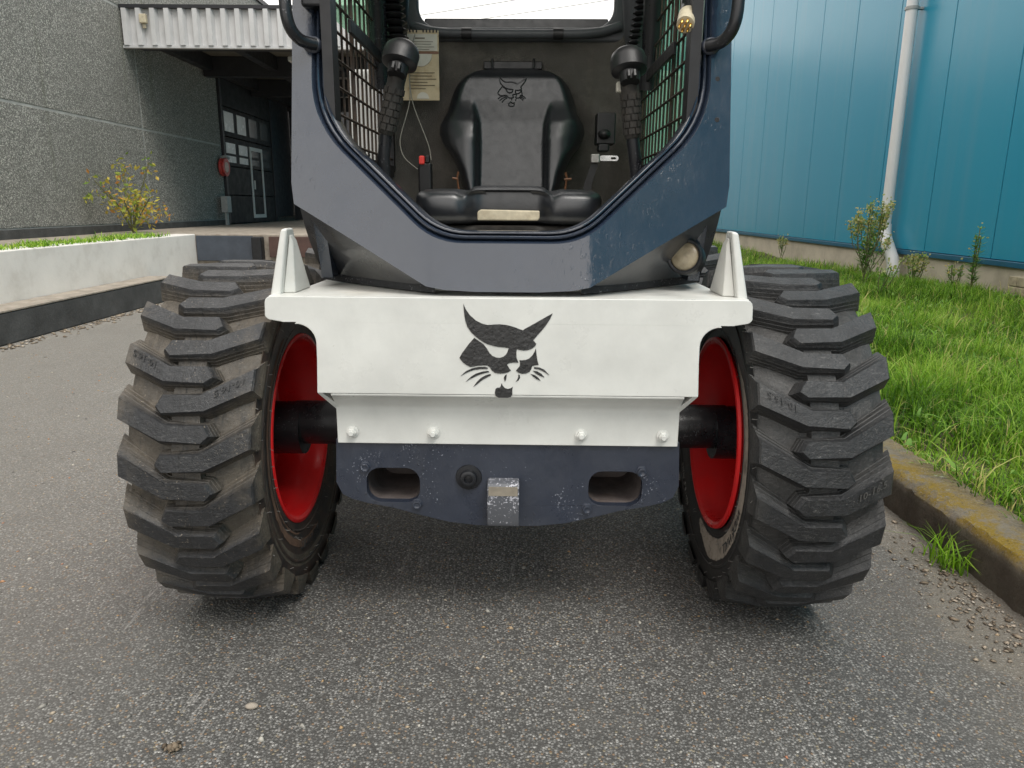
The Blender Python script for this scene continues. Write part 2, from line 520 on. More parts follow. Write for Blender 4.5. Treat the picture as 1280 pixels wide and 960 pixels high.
class MB:
    def __init__(s):
        s.v, s.f, s.mi = [], [], []

    def add(s, verts, faces, mi=0):
        b = len(s.v)
        s.v += [tuple(x) for x in verts]
        s.f += [tuple(i + b for i in f) for f in faces]
        s.mi += [mi] * len(faces)
        return s

    def box(s, x0, x1, y0, y1, z0, z1, mi=0):
        v = [(x, y, z) for x in (x0, x1) for y in (y0, y1) for z in (z0, z1)]
        return s.add(v, [(0, 1, 3, 2), (4, 6, 7, 5), (0, 4, 5, 1), (2, 3, 7, 6), (0, 2, 6, 4), (1, 5, 7, 3)], mi)

    def hexa(s, bot, top, mi=0):
        return s.add(list(bot) + list(top), [(3, 2, 1, 0), (4, 5, 6, 7), (0, 1, 5, 4), (1, 2, 6, 5), (2, 3, 7, 6), (3, 0, 4, 7)], mi)

    def plate(s, outline, y0, y1, holes=(), mi=0, f=None):
        """outline in (x, z), extruded from y0 to y1; f maps (x, y, z)"""
        loops = [list(outline)] + [list(h) for h in holes]
        flat = [p for l in loops for p in l]
        tris = tessellate_polygon([[Vector((p[0], p[1], 0)) for p in l] for l in loops])
        n = len(flat)
        f = f or (lambda x, y, z: (x, y, z))
        v = [f(p[0], y0, p[1]) for p in flat] + [f(p[0], y1, p[1]) for p in flat]
        fs = [tuple(t) for t in tris] + [tuple(i + n for i in reversed(t)) for t in tris]
        b = 0
        for l in loops:
            k = len(l)
            for i in range(k):
                a, c = b + i, b + (i + 1) % k
                fs.append((a, c, c + n, a + n))
            b += k
        return s.add(v, fs, mi)

    def tube(s, pts, r, seg=10, mi=0, cap=True, radii=None):
        pts = [Vector(p) for p in pts]
        n = len(pts)
        vs = []
        prev = None
        for i, p in enumerate(pts):
            t = (pts[min(i + 1, n - 1)] - pts[max(i - 1, 0)]).normalized()
            if prev is None:
                a = Vector((0, 0, 1)) if abs(t.z) < .9 else Vector((1, 0, 0))
                u = t.cross(a).normalized()
            else:
                u = (prev - t * prev.dot(t)).normalized()
            prev = u
            q = t.cross(u)
            rr = radii[i] if radii else r
            for k in range(seg):
                an = 2 * PI * k / seg
                vs.append(p + (u * math.cos(an) + q * math.sin(an)) * rr)
        fs = []
        for i in range(n - 1):
            for k in range(seg):
                a, b = i * seg + k, i * seg + (k + 1) % seg
                fs.append((a, b, b + seg, a + seg))
        if cap:
            fs.append(tuple(range(seg - 1, -1, -1)))
            fs.append(tuple(range((n - 1) * seg, n * seg)))
        return s.add(vs, fs, mi)

    def lathe(s, prof, seg=48, axis='X', c=(0, 0, 0), mi=0, close=False, cap=False):
        """prof = [(along axis, radius)]"""
        vs = []
        for (a, r) in prof:
            for k in range(seg):
                t = 2 * PI * k / seg
                p, q = r * math.cos(t), r * math.sin(t)
                v = {'X': (a, p, q), 'Y': (p, a, q), 'Z': (p, q, a)}[axis]
                vs.append((v[0] + c[0], v[1] + c[1], v[2] + c[2]))
        n = len(prof)
        fs = []
        for i in range(n if close else n - 1):
            j = (i + 1) % n
            for k in range(seg):
                k2 = (k + 1) % seg
                fs.append((i * seg + k, i * seg + k2, j * seg + k2, j * seg + k))
        if cap:
            fs.append(tuple(range(seg)))
            fs.append(tuple((n - 1) * seg + k for k in range(seg)))
        return s.add(vs, fs, mi)

    def ell(s, c, r, su=16, sv=10, mi=0, M3=None):
        vs, fs = [], []
        for j in range(sv + 1):
            ph = PI * j / sv
            for i in range(su):
                th = 2 * PI * i / su
                v = Vector((r[0] * math.sin(ph) * math.cos(th), r[1] * math.sin(ph) * math.sin(th), r[2] * math.cos(ph)))
                if M3 is not None:
                    v = M3 @ v
                vs.append(v + Vector(c))
        for j in range(sv):
            for i in range(su):
                i2 = (i + 1) % su
                fs.append((j * su + i, j * su + i2, (j + 1) * su + i2, (j + 1) * su + i))
        return s.add(vs, fs, mi)

    def obj(s, name, mats, parent=None, **kw):
        return mesh_obj(name, s.v, s.f, mats, parent, midx=s.mi, **kw)


def tag(o, label=None, cat=None, group=None, kind=None):
    if label:
        o['label'] = label
    if cat:
        o['category'] = cat
    if group:
        o['group'] = group
    if kind:
        o['kind'] = kind
    return o


def empty(name, label, cat, loc=(0, 0, 0), rz=0, group=None):
    o = bpy.data.objects.new(name, None)
    COL.objects.link(o)
    o.location = loc
    o.rotation_euler = (0, 0, rz)
    o.empty_display_size = .1
    return tag(o, label, cat, group)


def copy_part(o, parent):
    c = o.copy()
    COL.objects.link(c)
    c.parent = parent
    return c


def arc(cx, cy, r, a0, a1, n=6):
    return [(cx + r * math.cos(math.radians(a0 + (a1 - a0) * i / n)), cy + r * math.sin(math.radians(a0 + (a1 - a0) * i / n))) for i in range(n + 1)]


def rrect(x0, x1, z0, z1, r, n=5):
    return (arc(x1 - r, z0 + r, r, -90, 0, n) + arc(x1 - r, z1 - r, r, 0, 90, n)
            + arc(x0 + r, z1 - r, r, 90, 180, n) + arc(x0 + r, z0 + r, r, 180, 270, n))


def text_mesh(txt, size, extr=.0006):
    cu = bpy.data.curves.new('lettering_curve', 'FONT')
    cu.body = txt
    cu.size = size
    cu.extrude = extr
    cu.resolution_u = 2
    cu.align_x = 'CENTER'
    cu.align_y = 'CENTER'
    o = bpy.data.objects.new('lettering_curve', cu)
    COL.objects.link(o)
    bpy.context.view_layer.update()
    me = bpy.data.meshes.new_from_object(o.evaluated_get(bpy.context.evaluated_depsgraph_get()))
    v = [tuple(x.co) for x in me.vertices]
    f = [tuple(p.vertices) for p in me.polygons]
    bpy.data.objects.remove(o)
    bpy.data.curves.remove(cu)
    bpy.data.meshes.remove(me)
    return v, f


# ================================================================== GROUND
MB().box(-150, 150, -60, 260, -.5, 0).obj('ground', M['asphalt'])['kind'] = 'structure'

# right kerb, built in lengths, face at x = 1.146
kb = MB()
xs = [0, 0, .012, .03, .145, .145]
zs = [-.05, .10, .117, .122, .125, -.05]
ys = np.arange(0, 25.001, .022)
nprof = len(xs)
vs = []
for i, y in enumerate(ys):
    for k in range(nprof):
        j = RNG.normal(0, .0024, 3)
        vs.append((xs[k] + j[0] + .006 * math.sin(y * 2.1), y + j[1], zs[k] + j[2] * .8))
fs = [(i * nprof + k, i * nprof + k + 1, (i + 1) * nprof + k + 1, (i + 1) * nprof + k) for i in range(len(ys) - 1) for k in range(nprof - 1)]
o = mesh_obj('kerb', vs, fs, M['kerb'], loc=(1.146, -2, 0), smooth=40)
o['kind'] = 'structure'
# soil bed under the grass
bed = MB()
gx = np.linspace(1.285, 4.32, 24)
gy = np.linspace(-2, 24, 120)
def bed_z(x, y):
    return .105 + .022 * math.sin(x * 2.3 + y * .7) + .02 * math.sin(y * 1.9 - x) + .02 * max(0, min(1, (x - 1.4)))
vs = [(x, y, bed_z(x, y) + RNG.normal(0, .006)) for y in gy for x in gx]
fs = [(j * 24 + i, j * 24 + i + 1, (j + 1) * 24 + i + 1, (j + 1) * 24 + i) for j in range(119) for i in range(23)]
mesh_obj('verge_soil', vs, fs, M['soil'], smooth=60)['kind'] = 'structure'


def blades(name, mat, P, H, W, lean, tint, kind='stuff', segs=3):
    """many grass blades in one mesh: P (n,3) roots, H heights, W widths"""
    n = len(P)
    ang = RNG.uniform(0, 2 * PI, n)
    dirv = np.stack([np.cos(ang), np.sin(ang)], 1)
    side = np.stack([-dirv[:, 1], dirv[:, 0]], 1)
    ln = lean * RNG.uniform(.2, 1.6, n)
    V = np.zeros((n, segs * 2 + 1, 3))
    for k in range(segs + 1):
        t = k / segs
        bend = ln * t ** 1.9
        zz = H * (t - .35 * ln * t ** 3)
        c = np.stack([P[:, 0] + dirv[:, 0] * bend * H, P[:, 1] + dirv[:, 1] * bend * H, P[:, 2] + zz], 1)
        wd = W * (1 - t) ** .7 * .5
        if k < segs:
            V[:, 2 * k] = c
            V[:, 2 * k, :2] -= side * wd[:, None]
            V[:, 2 * k + 1] = c
            V[:, 2 * k + 1, :2] += side * wd[:, None]
        else:
            V[:, 2 * k] = c
    nv = segs * 2 + 1
    base = (np.arange(n) * nv)[:, None]
    quads = np.concatenate([base + np.array([[2 * k, 2 * k + 1, 2 * k + 3, 2 * k + 2]]) for k in range(segs - 1)], 1).reshape(-1, 4)
    tri = (base + np.array([[2 * segs - 2, 2 * segs - 1, 2 * segs]])).reshape(-1, 3)
    me = bpy.data.meshes.new(name)
    nq, ntr = len(quads), len(tri)
    me.vertices.add(n * nv)
    me.vertices.foreach_set('co', V.reshape(-1))
    me.loops.add(nq * 4 + ntr * 3)
    me.loops.foreach_set('vertex_index', np.concatenate([quads.reshape(-1), tri.reshape(-1)]))
    me.polygons.add(nq + ntr)
    me.polygons.foreach_set('loop_start', np.concatenate([np.arange(nq) * 4, nq * 4 + np.arange(ntr) * 3]))
    me.polygons.foreach_set('loop_total', np.concatenate([np.full(nq, 4), np.full(ntr, 3)]))
    at = me.attributes.new('tint', 'FLOAT', 'POINT')
    tv = np.repeat(tint[:, None], nv, 1)
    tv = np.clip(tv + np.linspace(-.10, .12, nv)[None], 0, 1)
    at.data.foreach_set('value', tv.reshape(-1))
    me.materials.append(mat)
    me.update()
    me.validate()
    ob = bpy.data.objects.new(name, me)
    COL.objects.link(ob)
    if kind:
        ob['kind'] = kind
    return ob


def verge_pts(n, y0, y1, x0=1.272, x1=4.27):
    x = RNG.uniform(x0, x1, n)
    y = RNG.uniform(y0, y1, n)
    z = .105 + .022 * np.sin(x * 2.3 + y * .7) + .02 * np.sin(y * 1.9 - x) + .02 * np.clip(x - 1.4, 0, 1) - .005
    return np.stack([x, y, z], 1)


def clump(x, y):
    return .5 + .5 * np.sin(x * 5.1 + 1.7 * np.sin(y * 3.3)) * np.sin(y * 4.4 + 1.3 * np.sin(x * 4.1 + 1))


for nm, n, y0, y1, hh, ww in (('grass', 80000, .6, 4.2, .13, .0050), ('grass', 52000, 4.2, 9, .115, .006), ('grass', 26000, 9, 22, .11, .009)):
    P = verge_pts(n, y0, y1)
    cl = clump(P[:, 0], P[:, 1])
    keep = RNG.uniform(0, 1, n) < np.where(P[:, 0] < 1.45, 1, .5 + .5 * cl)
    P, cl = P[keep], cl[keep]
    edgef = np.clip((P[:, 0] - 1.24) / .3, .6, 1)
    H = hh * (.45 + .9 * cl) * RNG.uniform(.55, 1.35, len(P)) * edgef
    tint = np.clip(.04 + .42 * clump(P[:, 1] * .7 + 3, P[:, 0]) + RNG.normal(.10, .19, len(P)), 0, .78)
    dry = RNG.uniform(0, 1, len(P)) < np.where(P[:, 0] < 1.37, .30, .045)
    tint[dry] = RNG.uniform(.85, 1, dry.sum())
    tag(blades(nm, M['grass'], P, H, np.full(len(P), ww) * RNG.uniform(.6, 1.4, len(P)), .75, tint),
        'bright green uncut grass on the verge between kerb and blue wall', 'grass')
# grass tuft growing at the foot of the kerb
n = 900
P = verge_pts(n, 1.0, 7)
tag(blades('long_grass', M['grass'], P, RNG.uniform(.14, .26, n), RNG.uniform(.004, .009, n), 1.1, np.where(RNG.uniform(0, 1, n) < .3, RNG.uniform(.8, 1, n), RNG.uniform(.35, .75, n)), 'stuff', 4),
    'longer pale bent grass blades and dry stalks crossing over the verge', 'grass')
P = verge_pts(5200, 1.0, 8)
P[:, 2] += RNG.uniform(.02, .07, len(P))
P = P[clump(P[:, 0] * 1.7 + 2, P[:, 1] * .8) > .55]
tag(blades('verge_herbs', M['weed_leaf'], P, RNG.uniform(.02, .05, len(P)), RNG.uniform(.012, .024, len(P)), 1.6, RNG.uniform(.3, 1, len(P)), 'stuff'),
    'broad leaved herbs mixed into the grass of the verge', 'herbs')
n = 70
P = np.stack([RNG.normal(1.118, .02, n), RNG.normal(1.72, .035, n), np.zeros(n)], 1)
tag(blades('grass_tuft', M['grass'], P, RNG.uniform(.05, .13, n), RNG.uniform(.003, .006, n), .9, RNG.uniform(.2, .6, n), None),
    'small green grass tuft growing in the gutter at the foot of the lichened kerb', 'grass tuft')


def flakes(name, mat, P, size, tint, thick=.5):
    """loose irregular stones or chips as one mesh of small lumps"""
    base = np.array([(1, 0, 0), (-.2, .9, 0), (-.9, .2, 0), (-.3, -.9, 0), (.6, -.7, 0), (.1, 0, 1), (.05, .05, -.6)])
    fc = [(0, 1, 5), (1, 2, 5), (2, 3, 5), (3, 4, 5), (4, 0, 5), (1, 0, 6), (2, 1, 6), (3, 2, 6), (4, 3, 6), (0, 4, 6)]
    n = len(P)
    V = np.repeat(base[None], n, 0) * RNG.uniform(.65, 1.3, (n, 7, 1))
    a = RNG.uniform(0, 2 * PI, n)
    x = V[:, :, 0] * np.cos(a)[:, None] - V[:, :, 1] * np.sin(a)[:, None] * .7
    y = V[:, :, 0] * np.sin(a)[:, None] + V[:, :, 1] * np.cos(a)[:, None] * .7
    V = np.stack([x, y, V[:, :, 2] * thick], 2) * size[:, None, None] + P[:, None]
    F = (np.array(fc)[None] + (np.arange(n) * 7)[:, None, None]).reshape(-1, 3)
    me = bpy.data.meshes.new(name)
    me.vertices.add(n * 7)
    me.vertices.foreach_set('co', V.reshape(-1))
    me.loops.add(F.size)
    me.loops.foreach_set('vertex_index', F.reshape(-1))
    me.polygons.add(len(F))
    me.polygons.foreach_set('loop_start', np.arange(len(F)) * 3)
    me.polygons.foreach_set('loop_total', np.full(len(F), 3))
    at = me.attributes.new('tint', 'FLOAT', 'POINT')
    at.data.foreach_set('value', np.repeat(tint, 7))
    me.materials.append(mat)
    me.update()
    me.validate()
    me.shade_smooth()
    ob = bpy.data.objects.new(name, me)
    COL.objects.link(ob)
    return ob


n = 9000
P = np.stack([RNG.uniform(-3.2, 1.13, n), RNG.uniform(.55, 4.5, n) ** 1.0, np.zeros(n)], 1)
P[:, 2] = .0005
sz = RNG.gamma(2.2, .0009, n) + .0012
tag(flakes('gravel', M['stone'], P, sz, RNG.beta(1.6, 2.2, n)), 'fine loose grit scattered over the worn grey asphalt', 'gravel', kind='stuff')
n = 520
yy = np.abs(RNG.normal(1.45, .2, n))
P = np.stack([1.125 - np.abs(RNG.normal(0, .075, n)), yy, np.full(n, .003)], 1)
tag(flakes('litter', M['litter'], P, RNG.gamma(2.0, .0018, n) + .0013, RNG.beta(1.2, 1.5, n), .12), 'dry leaf scraps and wood chips piled in the gutter beside the kerb', 'litter', kind='stuff')
n = 500
P = np.stack([-3.22 + np.abs(RNG.normal(0, .07, n)), RNG.uniform(3.8, 9, n), np.full(n, .004)], 1)
tag(flakes('debris', M['litter'], P, RNG.uniform(.006, .022, n), RNG.uniform(0, .8, n), .4), 'soil and leaf crumbs along the foot of the dark low wall', 'debris', kind='stuff')
P = np.array([(-.564 + RNG.normal(0, .006), 1.044 + RNG.normal(0, .004), .004 + RNG.uniform(0, .006)) for _ in range(16)])
tag(flakes('dirt_clump', M['litter'], P, RNG.uniform(.005, .011, 16), RNG.uniform(0, .3, 16), .7), 'small brown clump of dirt lying on the asphalt at the bottom edge', 'dirt clump')

pb_ = MB().ell((0, 0, .004), (.012, .008, .005), 12, 8).obj('pebble', M['concrete_dust'], loc=(-.468, 1.152, 0), smooth=60)
tag(pb_, 'flat oval pale pebble lying on the asphalt in front of the left wheel', 'pebble')

# ================================================================== LEFT GREY WAREHOUSE
bld = empty('warehouse', 'dark grey exposed aggregate warehouse with loading door under a canopy', 'building', (-4.6, 6, 0))
def rel(o, base):
    return (o[0] - base[0], o[1] - base[1], o[2] - base[2])
BX, BY = -4.6, 6.0
joints_y = [-2.0, 3.2, 9.56, 12.07]
rows = [(.66, 1.775), (1.80, 3.10), (3.125, 4.42)]
first = None
for j in range(3):
    for (z0, z1) in rows:
        MB().box(-.3, 0, joints_y[j] + .012 - BY, joints_y[j + 1] - .012 - BY, z0, z1).obj('wall_panel', M['aggregate'], bld, bevel=.006)
MB().box(-.3, 0, 14.6 - BY, 22 - BY, .66, 4.42).obj('wall_panel', M['steel_dark'], bld, bevel=.006)
MB().box(-.3, 0, 12.07 + .012 - BY, 14.6 - .012 - BY, 3.4, 4.42).obj('wall_panel', M['aggregate'], bld, bevel=.006)
MB().box(-.34, -.005, -2 - BY, 12.06 - BY, .45, 4.40).obj('joint_backing', M['joint_fill'], bld)
MB().box(-.3, .02, -2 - BY, 12.07 - BY, .5, .65).obj('plinth', M['concrete_dark'], bld, bevel=.005)
MB().box(-.35, .03, -2.05 - BY, 22 - BY, 4.425, 4.50).obj('parapet_cap', M['steel_dark'], bld)
MB().box(-14, -.35, -2.0 - BY, 22 - BY, 0, 4.39).obj('building_body', M['aggregate'], bld)
# sectional door in the side wall
dr = MB().box(-.02, .03, 12.09 - BY, 12.16 - BY, .58, 3.39).box(-.02, .03, 14.5 - BY, 14.58 - BY, .58, 3.39).box(-.02, .03, 12.16 - BY, 14.5 - BY, 3.31, 3.39).obj('door_frame', M['steel_dark'], bld)
for k in range(6):
    z0 = .58 + k * .455
    sec = MB().box(-.012, .012, 12.165 - BY, 14.495 - BY, z0 + .006, z0 + .449).obj('door_panel', M['door_sheet'], bld, bevel=.008)
    if k == 2:
        for q in range(4):
            y0 = 12.22 + q * .56 - BY
            MB().box(.0125, .02, y0, y0 + .4, z0 + .06, z0 + .16).box(.0125, .02, y0, y0 + .4, z0 + .2, z0 + .36).obj('pane', M['window_lit' if q < 2 else 'window_dim'], sec)
    if k == 3:
        for q in range(4):
            y0 = 12.22 + q * .56 - BY
            MB().box(.0125, .02, y0, y0 + .4, z0 + .08, z0 + .38).obj('pane', M['window_lit' if q < 2 else 'window_dim'], sec)
wd = MB().box(.013, .028, 13.28 - BY, 13.34 - BY, .66, 1.86).box(.013, .028, 13.86 - BY, 13.92 - BY, .66, 1.86).box(.013, .028, 13.34 - BY, 13.86 - BY, 1.8, 1.86).box(.013, .028, 13.34 - BY, 13.86 - BY, .66, .72).obj('wicket_door_frame', M['white_frame'], bld)
MB().box(.03, .05, 13.36 - BY, 13.39 - BY, 1.15, 1.3).obj('handle', M['white_frame'], wd)
# canopy
cy0 = 9.34
fa = MB()
nr = 26
prof = []
x = 0.0
while x < 2.95:
    prof += [(x, 0), (x + .022, -.06), (x + .075, -.06), (x + .097, 0), (x + .165, 0)]
    x += .165
vs, fs = [], []
for (px, py) in prof:
    vs += [(px, py, 2.70), (px, py, 3.10), (px, py + .006, 2.70), (px, py + .006, 3.10)]
for i in range(len(prof) - 1):
    a, b = 4 * i, 4 * (i + 1)
    fs += [(a, b, b + 1, a + 1), (a + 2, a + 3, b + 3, b + 2), (a, a + 2, b + 2, b), (a + 1, b + 1, b + 3, a + 3)]
canopy = empty('loading_canopy', 'corrugated light grey canopy projecting over the loading dock', 'canopy', (-4.6, cy0, 0))
fo = mesh_obj('fascia', vs, fs, M['fascia'], canopy)
MB().box(0, 2.99, -.06, .02, 3.102, 3.14).obj('flashing', M['steel_dark'], canopy)
MB().box(.0, 2.99, -.045, .02, 2.672, 2.698).obj('drip_edge', M['fascia'], canopy)
MB().box(0.03, 2.96, .03, 6.6, 3.0, 3.05).obj('soffit', M['soffit'], canopy)
for k, yb in enumerate((.25, 2.2, 4.2, 6.3)):
    MB().box(.03, 2.94, yb, yb + .14, 2.72, 2.995).obj('cross_beam', M['steel_dark'], canopy)
for xb in (.05, 1.0, 2.0, 2.8):
    MB().box(xb, xb + .12, .42, 6.28, 2.80, 2.994).obj('purlin', M['steel_dark'], canopy)
MB().box(2.8, 2.94, .26, .40, .58, 2.72).obj('post', M['steel_dark'], canopy)
MB().box(2.8, 2.94, 6.2, 6.34, .58, 2.72).obj('post', M['steel_dark'], canopy)
MB().box(.02, .86, 6.42, 6.5, .58, 2.99).obj('added_light_block', M['steel_dark'], canopy)  # added wall, keeps light from behind out of the door area
tl = MB().box(1.62, 1.72, 1.0, 2.15, 2.72, 2.79).obj('strip_lamp', M['white_frame'], canopy, bevel=.02)
fl = MB().box(-.04, .04, -.06, 0, -.05, .05).box(-.02, .02, -.03, 0, -.10, -.05).obj('wall_lamp', M['cream_plastic'], None, loc=(-4.32, cy0 - .04, 2.98), bevel=.01)
tag(fl, 'small cream square lamp fixed to the corrugated canopy edge', 'lamp')

# ledge, white retaining wall and dark low wall
ret = empty('retaining_wall', 'cream painted concrete retaining wall below the grey warehouse', 'wall', (-3.47, 3, 0))
MB().box(-.22, 0, -6, 5.15, 0, .572).obj('wall_face', M['concrete_pale'], ret, bevel=.012)
lw = empty('low_wall', 'dark weathered concrete low wall running along the road edge', 'wall', (-3.24, 3, 0))
MB().box(-.225, 0, -6, 4.0, 0, .205).obj('base', M['concrete_dark'], lw, bevel=.012)
MB().box(-.225, .004, -6, 4.0, .206, .222).obj('cap', M['concrete_dust'], lw, bevel=.006)
MB().box(-4.6, -3.69, -2, 8.15, .3, .562).obj('ledge', M['concrete_dust'])['kind'] = 'structure'
MB().box(-4.58, -1.2, 8.16, 20, 0, .572).obj('dock_platform', M['concrete_dust'], bevel=.01)['kind'] = 'structure'
dk = MB().box(-.0, .62, -.03, 0, .0, .27).obj('dock_plate', M['dock_blue'], loc=(-3.46, 8.155, .285), bevel=.005)
tag(dk, 'blue grey steel plate on the face of the loading dock', 'dock plate')
bp = MB().box(0, .11, -.12, 0, 0, .26).obj('dock_bumper', M['dark'], loc=(-2.83, 8.155, .29), bevel=.015)
tag(bp, 'black rubber dock bumper beside the blue grey steel plate', 'dock bumper')
rp = MB().box(0, .75, -.05, 0, 0, .22).obj('dock_leveller', M['dock_red'], loc=(-2.66, 8.155, .33), bevel=.005)
tag(rp, 'rusty red dock leveller lip beside the black bumper', 'dock leveller')
tb = MB().box(-.95, .95, -.06, .06, 0, .11).obj('timber_beam', M['timber'], loc=(-2.45, 7.75, 0), rot=(0, 0, .12), bevel=.01)
tag(tb, 'pale weathered timber beam lying on the road before the dock', 'beam')
# hose reel, post box
hr = empty('hose_reel', 'red fire hose reel on the grey wall beside the loading door', 'hose reel', (-4.6, 11.95, 1.455))
hr.scale = (.7, .7, .7)
MB().lathe([(.03, .05), (.03, .19), (.05, .2), (.09, .17), (.13, .2), (.15, .19), (.15, .12)], 28, 'X').obj('drum', M['hose_red'], hr, smooth=40)
MB().lathe([(.152, .0), (.155, .11), (.13, .12)], 24, 'X').obj('drum_face', M['hose_pale'], hr, smooth=40)
MB().tube([(.0, .05, .2), (.12, .05, .24), (.16, .14, .2)], .035, 8).obj('bracket', M['box_grey'], hr, smooth=40)
pb = empty('service_box', 'grey electrical cabinet on a short post beside the loading door', 'cabinet', (-4.5, 11.8, .565))
pb.scale = (.7, .7, .72)
MB().box(-.02, .02, -.06, .06, 0, .3).obj('post', M['box_grey'], pb)
MB().box(-.06, .08, -.13, .12, .28, .62).obj('cabinet', M['box_grey'], pb, bevel=.01)

# ledge weeds and shrub
n = 2600
P = np.stack([RNG.uniform(-3.85, -3.48, n), RNG.uniform(3.5, 7.6, n), np.full(n, .565)], 1)
H = .085 * RNG.uniform(.3, 1.3, n) * (.35 + .65 * clump(P[:, 1] * 1.3, P[:, 0]))
tag(blades('ground_cover', M['grass'], P, H, RNG.uniform(.006, .014, n), 1.1, RNG.uniform(.1, .8, n)), 'low weeds and grass along the top of the cream retaining wall', 'ground cover')


def leaf_cloud(mb, centers, n, spread, size, tints, tint_list):
    for _ in range(n):
        c = centers[RNG.integers(len(centers))]
        p = Vector(c) + Vector(RNG.normal(0, 1, 3)) * spread
        d = Vector(RNG.normal(0, 1, 3)).normalized()
        u = d.orthogonal().normalized()
        v = d.cross(u)
        s_ = size * RNG.uniform(.6, 1.4)
        a = RNG.uniform(0, PI)
        u, v = u * math.cos(a) + v * math.sin(a), v * math.cos(a) - u * math.sin(a)
        mb.add([p - u * s_, p + v * s_ * .5, p + u * s_, p - v * s_ * .5, p + d * s_ * .15], [(0, 3, 4), (3, 2, 4), (2, 1, 4), (1, 0, 4)])
        t = tints + RNG.normal(0, .2)
        tint_list += [min(1, max(0, t))] * 5


def set_tint(o, tl):
    at = o.data.attributes.new('tint', 'FLOAT', 'POINT')
    at.data.foreach_set('value', np.array(tl, dtype=np.float32))


sh = empty('shrub', 'straggly yellow and orange leaved shrub growing against the grey wall', 'shrub', (-4.25, 8.35, .57))
st = MB()
cent = []
for k in range(11):
    a = RNG.uniform(-1, 1)
    h = RNG.uniform(.25, .78)
    tip = Vector((RNG.uniform(-.30, .36), a * .42, h))
    st.tube([(0, 0, 0), (tip.x * .4, tip.y * .3, h * .5), tip], .006, 5)
    for q in (.45, .65, .85, 1.0):
        cent.append((tip.x * q, tip.y * q ** 1.3, h * q))
st.obj('stem', M['stem'], sh)
lb, tl_ = MB(), []
for c in cent:
    leaf_cloud(lb, [c], 12, .055, .028, RNG.uniform(.15, .9), tl_)
lo = lb.obj('foliage', M['shrub_leaf'], sh)
set_tint(lo, tl_)
sh2 = empty('leaf_tuft', 'tiny green leaf tuft sprouting from the grey wall face', 'plant', (-4.6, 8.1, .95))
lb, tl_ = MB(), []
leaf_cloud(lb, [(.04, 0, 0)], 16, .03, .025, .25, tl_)
set_tint(lb.obj('foliage', M['shrub_leaf'], sh2), tl_)

# ================================================================== RIGHT BLUE WAREHOUSE
bw = empty('blue_warehouse', 'tall blue metal clad warehouse wall on a cream plinth', 'building', (4.3, 6, 0))
ystart = 6.68 - 1.1 * 17
for k in range(36):
    y0 = ystart + 1.1 * k - 6
    MB().box(.0, .06, y0 + .006, y0 + 1.094, .46, 7.2).obj('cladding_panel', M['blue_clad'], bw, bevel=.004)
MB().box(.035, .2, ystart - 6, ystart + 1.1 * 36 - 6, .44, 7.2).obj('backing', M['blue_trim'], bw)
MB().box(-.03, .05, ystart - 6, ystart + 1.1 * 36 - 6, .405, .455).obj('bottom_trim', M['blue_trim'], bw, bevel=.006)
MB().box(.01, .3, ystart - 6, ystart + 1.1 * 36 - 6, -.1, .404).obj('plinth', M['plinth'], bw)
MB().box(.2, 12, ystart - 6, ystart + 1.1 * 36 - 6, 0, 7.15).obj('building_body', M['blue_trim'], bw)
dp = empty('downpipe', 'pale grey plastic downpipe with a kinked foot on the blue wall', 'pipe', (4.19, 8.44, 0))
MB().tube([(0, 0, 7.1), (0, 0, .66)], .058, 18).obj('pipe', M['pipe'], dp, smooth=50)
MB().tube([(0, 0, .72), (0, -.015, .63), (-.004, -.07, .55), (-.012, -.27, .36), (-.014, -.32, .29), (-.014, -.33, .12)], .066, 18).obj('elbow', M['pipe'], dp, smooth=50)
MB().lathe([(0, .06), (0, .07), (.03, .07), (.03, .06)], 18, 'Z', (0, 0, 2.93)).box(.0, .11, -.03, .03, 2.935, 2.955).obj('pipe_clamp', M['box_grey'], dp, smooth=40)
vb = empty('block_pier', 'small mossy yellow block pier against the cream plinth', 'pier', (4.22, 6.08, .10))
for k in range(3):
    MB().box(-.06, .06, -.11, -.002, .001 + k * .085, .082 + k * .085).obj('brick', M['block'], vb, bevel=.008)
    MB().box(-.06, .06, .002, .11, .001 + k * .085, .082 + k * .085).obj('brick', M['block'], vb, bevel=.008)


